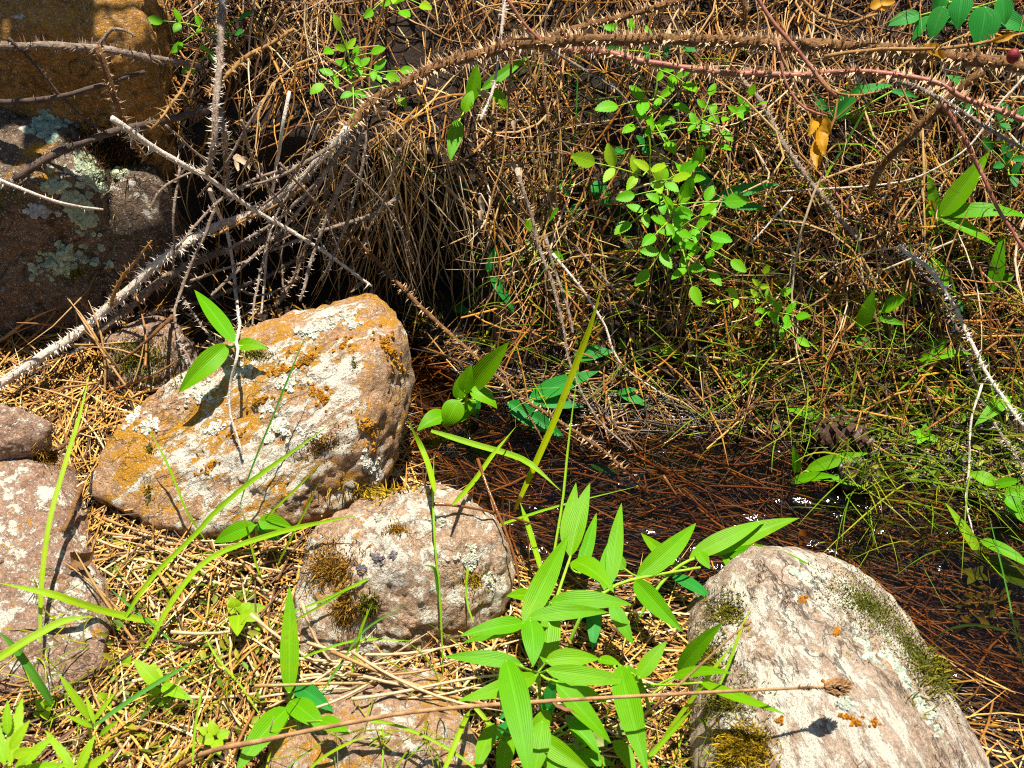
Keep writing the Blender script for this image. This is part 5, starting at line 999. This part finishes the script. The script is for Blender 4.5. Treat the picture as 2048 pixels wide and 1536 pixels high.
# tiny leafy ground cover on the bank
rs = np.random.RandomState(8); V, F, Cc = [], [], []
for _ in range(2200):
    a = [(1450, 560, 1750, 880), (1700, 700, 2040, 1000), (1400, 250, 2040, 560), (950, 480, 1300, 700), (200, 1150, 520, 1530), (1900, 1180, 2040, 1260)][rs.choice(6, p=[.3, .25, .12, .1, .18, .05])]
    P, Nn, t_ = hit(rs.uniform(a[0], a[2]), rs.uniform(a[1], a[3])); c = P + Nn * rs.uniform(.004, .022); q = nrm(Nn + rs.normal(0, .6, 3)); u = nrm(np.cross(q, rs.normal(0, 1, 3))); v = np.cross(q, u); r = rs.uniform(.0025, .006); b0 = len(V)
    cc = np.array([(.26, .30, .015), (.14, .24, .015), (.36, .34, .02)][rs.randint(3)]) * rs.uniform(.6, 1.2)
    for x_, y_ in ((-1.3, 0), (-.5, .5), (.5, .45), (1.4, 0), (.5, -.45), (-.5, -.5)): V.append(c + u * x_ * r + v * y_ * r + q * abs(y_) * r * .4); Cc.append(cc)
    F += [(b0, b0 + 1, b0 + 2, b0 + 3), (b0, b0 + 3, b0 + 4, b0 + 5)]
tag(mesh_obj('ground_cover', V, F, M['grass_stuff'], cols=np.array(Cc)), 'tiny yellow green leaves of ground cover on bank and litter', kind='stuff')

# ------------------------------------------------------------------ single pine needles one can pick out
def needle_mesh(i):
    rs = np.random.RandomState(i); n = 9; L = .15; s = np.linspace(-.5, .5, n); C = np.stack([s * L, .010 * rs.normal() * (s * 2) ** 2 + .003 * rs.normal() * np.sin(s * 6), .006 * rs.normal() * (s * 2) ** 2], -1)
    R = .0016 * np.interp(s, [-.5, -.42, .3, .5], [1.25, 1, .85, .2]); V, F = tube(C, R, 5); return V, F
NM = []
NMATS = [mat_plain('needle_tan', (.50, .29, .10), (.38, .20, .065), 60, .5, spec=.4), mat_plain('needle_pale', (.66, .50, .31), (.50, .34, .17), 60, .6), mat_plain('needle_rust', (.36, .155, .035), (.26, .11, .03), 60, .45, spec=.4), mat_plain('needle_wet_rust', (.27, .095, .02), (.17, .055, .014), 60, .15, spec=.6)]
for i in range(14):
    V, F = needle_mesh(i); me = bpy.data.meshes.new('pine_needle'); me.from_pydata([tuple(v) for v in V], [], F); me.polygons.foreach_set('use_smooth', np.ones(len(F), bool)); me.update()
    for k in range(4):
        m2 = me.copy(); m2.materials.append(NMATS[k]); NM.append(m2)
def needles(n, box, mats, label, group, seed, ang=None, sc=(.7, 1.15), off=(.002, .014)):
    rs = np.random.RandomState(seed)
    for _ in range(n):
        px, py = rs.uniform(box[0], box[2]), rs.uniform(box[1], box[3]); P, Nn, t_ = hit(px, py)
        if Nn @ (CAM - P) < 0: Nn = -Nn
        th = rs.uniform(0, math.pi) if ang is None else rs.normal(*ang)
        d = RGT * math.cos(th) + UPV * math.sin(th); d = nrm(d - Nn * (d @ Nn) + Nn * rs.normal(0, .04)); s_ = nrm(np.cross(Nn, d)); u = np.cross(d, s_)
        k = mats[rs.randint(len(mats))]; o = bpy.data.objects.new('pine_needle', NM[rs.randint(14) * 4 + k]); COL.objects.link(o); sc_ = rs.uniform(*sc)
        P = P + Nn * rs.uniform(*off); o.matrix_world = Matrix(((d[0] * sc_, s_[0] * sc_, u[0] * sc_, P[0]), (d[1] * sc_, s_[1] * sc_, u[1] * sc_, P[1]), (d[2] * sc_, s_[2] * sc_, u[2] * sc_, P[2]), (0, 0, 0, 1)))
        tag(o, label, 'needle', group)
needles(80, (200, 1090, 560, 1330), (0, 0, 1), 'dry tan pine needle on the litter between flat rock and round rock', 'needles between the flat and the round rock', 1)
needles(30, (250, 1075, 560, 1150), (0, 1, 0), 'long tan pine needle lying level below the large lichen boulder', 'needles below the large boulder', 2, (.05, .12))
needles(55, (10, 640, 300, 830), (0, 2, 0), 'tan pine needle in the pile under the thick pale cane', 'needles in the left pile', 3)
needles(35, (130, 1380, 540, 1530), (0, 1, 2), 'dry pine needle in the litter along the bottom edge', 'needles along the bottom edge', 4)
needles(30, (620, 1320, 980, 1410), (1, 0, 1), 'pale pine needle between the round rock and the bottom rock', 'needles below the round rock', 5, (.1, .5))
needles(40, (1080, 480, 1750, 800), (2, 0, 2), 'rusty pine needle hanging on the bank below the bright rose bush', 'needles on the right bank', 6, (1.4, .9), (.6, 1.0), (.005, .03))
needles(30, (940, 900, 1550, 1080), (3, 3, 2), 'wet rusty pine needle lying in the stream', 'needles in the stream', 7, (-.3, .5), off=(.004, .014))
for i, (px, py) in enumerate([(1485, 250), (1180, 260), (1535, 200)]): pass

# ------------------------------------------------------------------ pine cone
P0, N0, _ = hit(1665, 882); P0 = P0 + np.array([0, -.016, .022])
axc = nrm(RGT * 0.97 + np.array([0, -.1, -.12])); co = empty('pine_cone', P0, 'dark brown wet pine cone lying at the stream edge', 'pine cone')
u_ = nrm(np.cross(axc, [0, 0, 1])); v_ = np.cross(axc, u_); Lc, Rc = .072, .023
V = []; F = []
for i in range(11):
    t = i / 10; r = Rc * .72 * math.sin(math.pi * min(1, .12 + t * .86)) ** .7
    for j in range(12): a = j / 12 * 2 * math.pi; V.append(P0 + axc * (t - .5) * Lc + (u_ * math.cos(a) + v_ * math.sin(a)) * r)
F = [(i * 12 + j, i * 12 + (j + 1) % 12, (i + 1) * 12 + (j + 1) % 12, (i + 1) * 12 + j) for i in range(10) for j in range(12)]
mesh_obj('core', V, F, M['cone_core'], co)
sm = bpy.data.meshes.new('scale')       # a woody scale: thick rhombic tip with a small point
sv_ = [(-.0035, 0, 0), (.0035, 0, 0), (-.0062, .011, .001), (.0062, .011, .001), (-.003, .0145, .0035), (.003, .0145, .0035), (0, .0135, .0062), (0, .011, .0045), (0, .008, .0025), (0, .010, -.0022)]
sm.from_pydata(sv_, [], [(0, 1, 3, 8), (0, 8, 2), (2, 8, 7), (8, 3, 7), (2, 7, 6, 4), (7, 3, 5, 6), (4, 6, 5), (2, 4, 9), (4, 5, 9), (5, 3, 9), (0, 2, 9), (1, 9, 3), (0, 9, 1)]); sm.materials.append(M['cone'])
for k in range(84):
    t = (k + .5) / 84; a = k * 2.39996 + .12 * math.sin(k * 7.1); r = Rc * .60 * math.sin(math.pi * min(1, .12 + t * .84)) ** .7
    rd = u_ * math.cos(a) + v_ * math.sin(a); y_ = nrm(rd + axc * (.30 - .9 * (1 - t) * .6)); x_ = nrm(np.cross(y_, axc)); z_ = np.cross(x_, y_); s_ = (.62 + .40 * math.sin(math.pi * t)) * (1 + .12 * math.sin(k * 3.3)); y_ = nrm(y_ + .14 * np.array([math.sin(k * 5.), math.cos(k * 3.), math.sin(k * 2.)])); x_ = nrm(np.cross(y_, axc)); z_ = np.cross(x_, y_)
    Pq = axc * (t - .5) * Lc + rd * r; o = bpy.data.objects.new('scale', sm); COL.objects.link(o); o.parent = co
    o.matrix_local = Matrix(((x_[0] * s_, y_[0] * s_, z_[0] * s_, Pq[0]), (x_[1] * s_, y_[1] * s_, z_[1] * s_, Pq[1]), (x_[2] * s_, y_[2] * s_, z_[2] * s_, Pq[2]), (0, 0, 0, 1)))

# ------------------------------------------------------------------ withered leaves, rose hip, dry weed
def withered(label, leaves, mat, name='withered_leaf', b=.18, group='withered leaves on the canes'):
    A = pt(leaves[0][0], leaves[0][1], b); o = empty(name, A, label, 'dead leaf', group); rs = random.Random(int(leaves[0][0])); tA = (A - CAM) @ FWD
    for bx, by, tx, ty, wp in leaves:
        put_leaf(o, at_depth(bx, by, tA + rs.uniform(-.008, .008)), at_depth(tx, ty, tA + rs.uniform(-.015, .015)), wp * pxm(A), mat, 'leaflet', arch=rs.uniform(-.1, .2), fold=rs.uniform(.3, .9), shape='ovate', hint=nrm(CAM - A) + np.array([rs.uniform(-.6, .6), 0, rs.uniform(-.3, .3)]), twist=rs.uniform(-1.8, 1.8), rs=rs, n=15, teeth=1, crumple=.05)
    return o
withered('crumpled orange yellow leaf hanging from the thin red stem', [(1638, 232, 1632, 300, 34), (1645, 240, 1625, 270, 26), (1650, 236, 1662, 268, 20), (1636, 280, 1634, 340, 26), (1630, 240, 1612, 272, 20), (1640, 262, 1650, 310, 22), (1632, 300, 1640, 335, 18)], 'yellow_leaf', b=.2)
withered('orange withered leaf at the top edge, right of centre', [(1740, 15, 1765, 5, 18), (1745, 12, 1785, 14, 16), (1738, 14, 1728, 22, 12), (1760, 8, 1790, 2, 14)], 'yellow_leaf', b=.25)
withered('orange withered leaf lying on the thick arch near the right edge', [(1860, 92, 1885, 112, 22), (1855, 92, 1848, 88, 14), (1870, 95, 1890, 118, 16), (1880, 90, 1850, 92, 12)], 'yellow_leaf', b=.27)
withered('narrow yellow leaf above the thick arch at the right edge', [(1985, 80, 2040, 68, 12), (2010, 75, 2030, 84, 8)], 'yellow_leaf', b=.33)
withered('bleached curled leaf below the upright pale cane', [(468, 310, 490, 330, 14), (480, 315, 502, 325, 12), (470, 318, 478, 345, 10), (492, 320, 500, 340, 9)], 'pale_leaf', b=.13)
withered('bleached tiny leaf at the end of the hanging white twig', [(978, 195, 952, 175, 10), (970, 215, 962, 240, 10), (972, 200, 985, 215, 8)], 'pale_leaf', b=.13)
withered('brown shrivelled leaves in the middle of the upper bank', [(1020, 320, 1036, 350, 12), (1025, 240, 1032, 270, 10), (1035, 335, 1042, 365, 14), (1030, 345, 1046, 372, 10)], 'pale_leaf', b=.07)
withered('brown shrivelled leaf hanging left of the long drooping twig', [(962, 390, 965, 430, 12), (960, 420, 972, 450, 12), (975, 380, 990, 402, 8)], 'pale_leaf', b=.07)
withered('brown withered bunch hanging below the small oval leaves on the right', [(1105, 360, 1112, 430, 14), (1108, 370, 1100, 430, 12), (1112, 365, 1122, 425, 12)], 'brown_leaf', b=.05)
withered('curled dry tendrils on top of the large boulder', [(735, 560, 700, 585, 8), (720, 590, 690, 600, 7), (700, 600, 735, 606, 6), (650, 600, 668, 610, 6), (745, 575, 740, 600, 7)], 'pale_leaf', b=.05)
withered('brown dry leaves under the sword leaved plant at the right', [(1870, 430, 1850, 470, 14), (1920, 440, 1905, 470, 12), (1855, 440, 1840, 480, 12), (1860, 400, 1872, 430, 12)], 'yellow_leaf', b=.03)
withered('dry brown leaf in the litter right of the flat rock', [(140, 1130, 185, 1105, 40), (150, 1135, 180, 1140, 24)], 'brown_leaf', b=.012)
withered('orange brown sunken leaf in the stream above the ridge boulder', [(1600, 1060, 1625, 1110, 34), (1640, 1085, 1690, 1100, 20)], 'yellow_leaf', b=.012)
withered('pale yellow leaf floating in the stream at the right', [(1935, 1150, 1965, 1135, 22)], 'pale_leaf', b=.012)
# red hip at the right edge
A = pt(2026, 112, .29); hp = empty('rose_hip', A, 'dark red rose hip at the right edge on the thick arch', 'rose hip'); bm = bmesh.new(); bmesh.ops.create_uvsphere(bm, u_segments=14, v_segments=10, radius=.0068)
V = np.array([v.co[:] for v in bm.verts]); F = [[v.index for v in f.verts] for f in bm.faces]; bm.free(); V = V * np.array([.9, .9, 1.15]); mesh_obj('fruit', V + A, F, M['hip'], hp)
for k in range(5):
    a = k * 1.2566; d = np.array([math.cos(a) * .6, math.sin(a) * .6, -1]); put_leaf(hp, A + np.array([0, 0, -.009]), A + np.array([0, 0, -.009]) + nrm(d) * .008, .003, 'brown_leaf', 'sepal', n=7)
# dry weed stalk close to the camera
dp = [0.93, .92, .91, .905, .90, .90, .895]
wp_ = [(520, 1482), (700, 1445), (860, 1420), (1100, 1402), (1350, 1388), (1550, 1378), (1650, 1374)]
Pw = np.array([at_depth(a[0], a[1], d) for a, d in zip(wp_, dp)])
Pw = np.vstack([pt(330, 1545, .0), (pt(330, 1545, .0) + Pw[0]) / 2 + np.array([0, 0, .01]), Pw])
dw = empty('dry_weed', Pw[0], 'dry brown weed stalk with a seed head leaning across the foreground', 'dry weed'); V, F = tube(catmull(Pw, 40), np.linspace(.0024, .0012, 40), 7, .15); mesh_obj('stalk', V, F, M['seed'], dw)
rs = np.random.RandomState(4); V, F = [], []
hx = nrm(Pw[-1] - Pw[-2]); h0 = Pw[-1]
for k in range(260):
    t = rs.rand(); a = rs.uniform(0, 6.28); q = nrm(hx * (.5 + .5 * rs.rand()) + UPV * math.cos(a) * .6 + np.cross(hx, UPV) * math.sin(a) * .6); b0 = len(V); base = h0 + hx * t * .018 + (UPV * math.cos(a) + np.cross(hx, UPV) * math.sin(a)) * .0052 * math.sin(math.pi * min(1, t * .9 + .1)); l = rs.uniform(.0025, .006); s_ = nrm(np.cross(q, rs.normal(0, 1, 3))); u2 = np.cross(q, s_); w1 = .0018
    V += [base + s_ * w1, base - s_ * w1 * .5 + u2 * w1, base - s_ * w1 * .5 - u2 * w1, base + q * l]; F += [(b0, b0 + 1, b0 + 3), (b0 + 1, b0 + 2, b0 + 3), (b0 + 2, b0, b0 + 3)]
o = mesh_obj('seed_head', V, F, M['seed'], dw, smooth=False); o['label'] = 'ragged brown seed head of many dry bracts'
V, F = [], []
for k in range(40):
    t = rs.rand(); a = rs.uniform(0, 6.28); b0 = len(V); base = h0 - hx * .022 * t; q = nrm(hx * .6 + UPV * math.cos(a) + np.cross(hx, UPV) * math.sin(a)); s_ = nrm(np.cross(q, hx)); V += [base + s_ * .0012, base - s_ * .0012, base + q * .006]; F.append((b0, b0 + 1, b0 + 2))
mesh_obj('bract', V, F, M['seed'], dw, smooth=False)
for k, (f, dx, dy) in enumerate([(.62, 46, 10), (.58, 60, 26), (.66, 70, 34), (.5, -30, 40)]):
    i = int(f * (len(Pw) - 1)); a = Pw[i]; e = a + RGT * dx * pxm(a) - UPV * dy * pxm(a); put_leaf(dw, a, e, 9 * pxm(a), 'brown_leaf', 'dry_leaf', arch=.1, twist=2.0, crumple=.06, n=15)
P1 = [at_depth(1320, 1405, .93), at_depth(1390, 1340, .92), at_depth(1450, 1285, .915), at_depth(1488, 1252, .91)]
P1 = [pt(1240, 1470, .0)] + P1
d2 = empty('dry_weed', P1[0], 'thin dry stalk leaning over the mossy side of the ridge boulder', 'dry weed'); V, F = tube(catmull(P1, 20), np.linspace(.0014, .0009, 20), 6, .1); mesh_obj('stalk', V, F, M['seed'], d2)
V, F = tube(catmull([P1[-1], P1[-1] + nrm(P1[-1] - P1[-2]) * .004, P1[-1] + nrm(P1[-1] - P1[-2]) * .008], 5), np.array([.0012, .002, .0022, .0016, .0005]), 6, .2); mesh_obj('bud', V, F, M['seed'], d2)
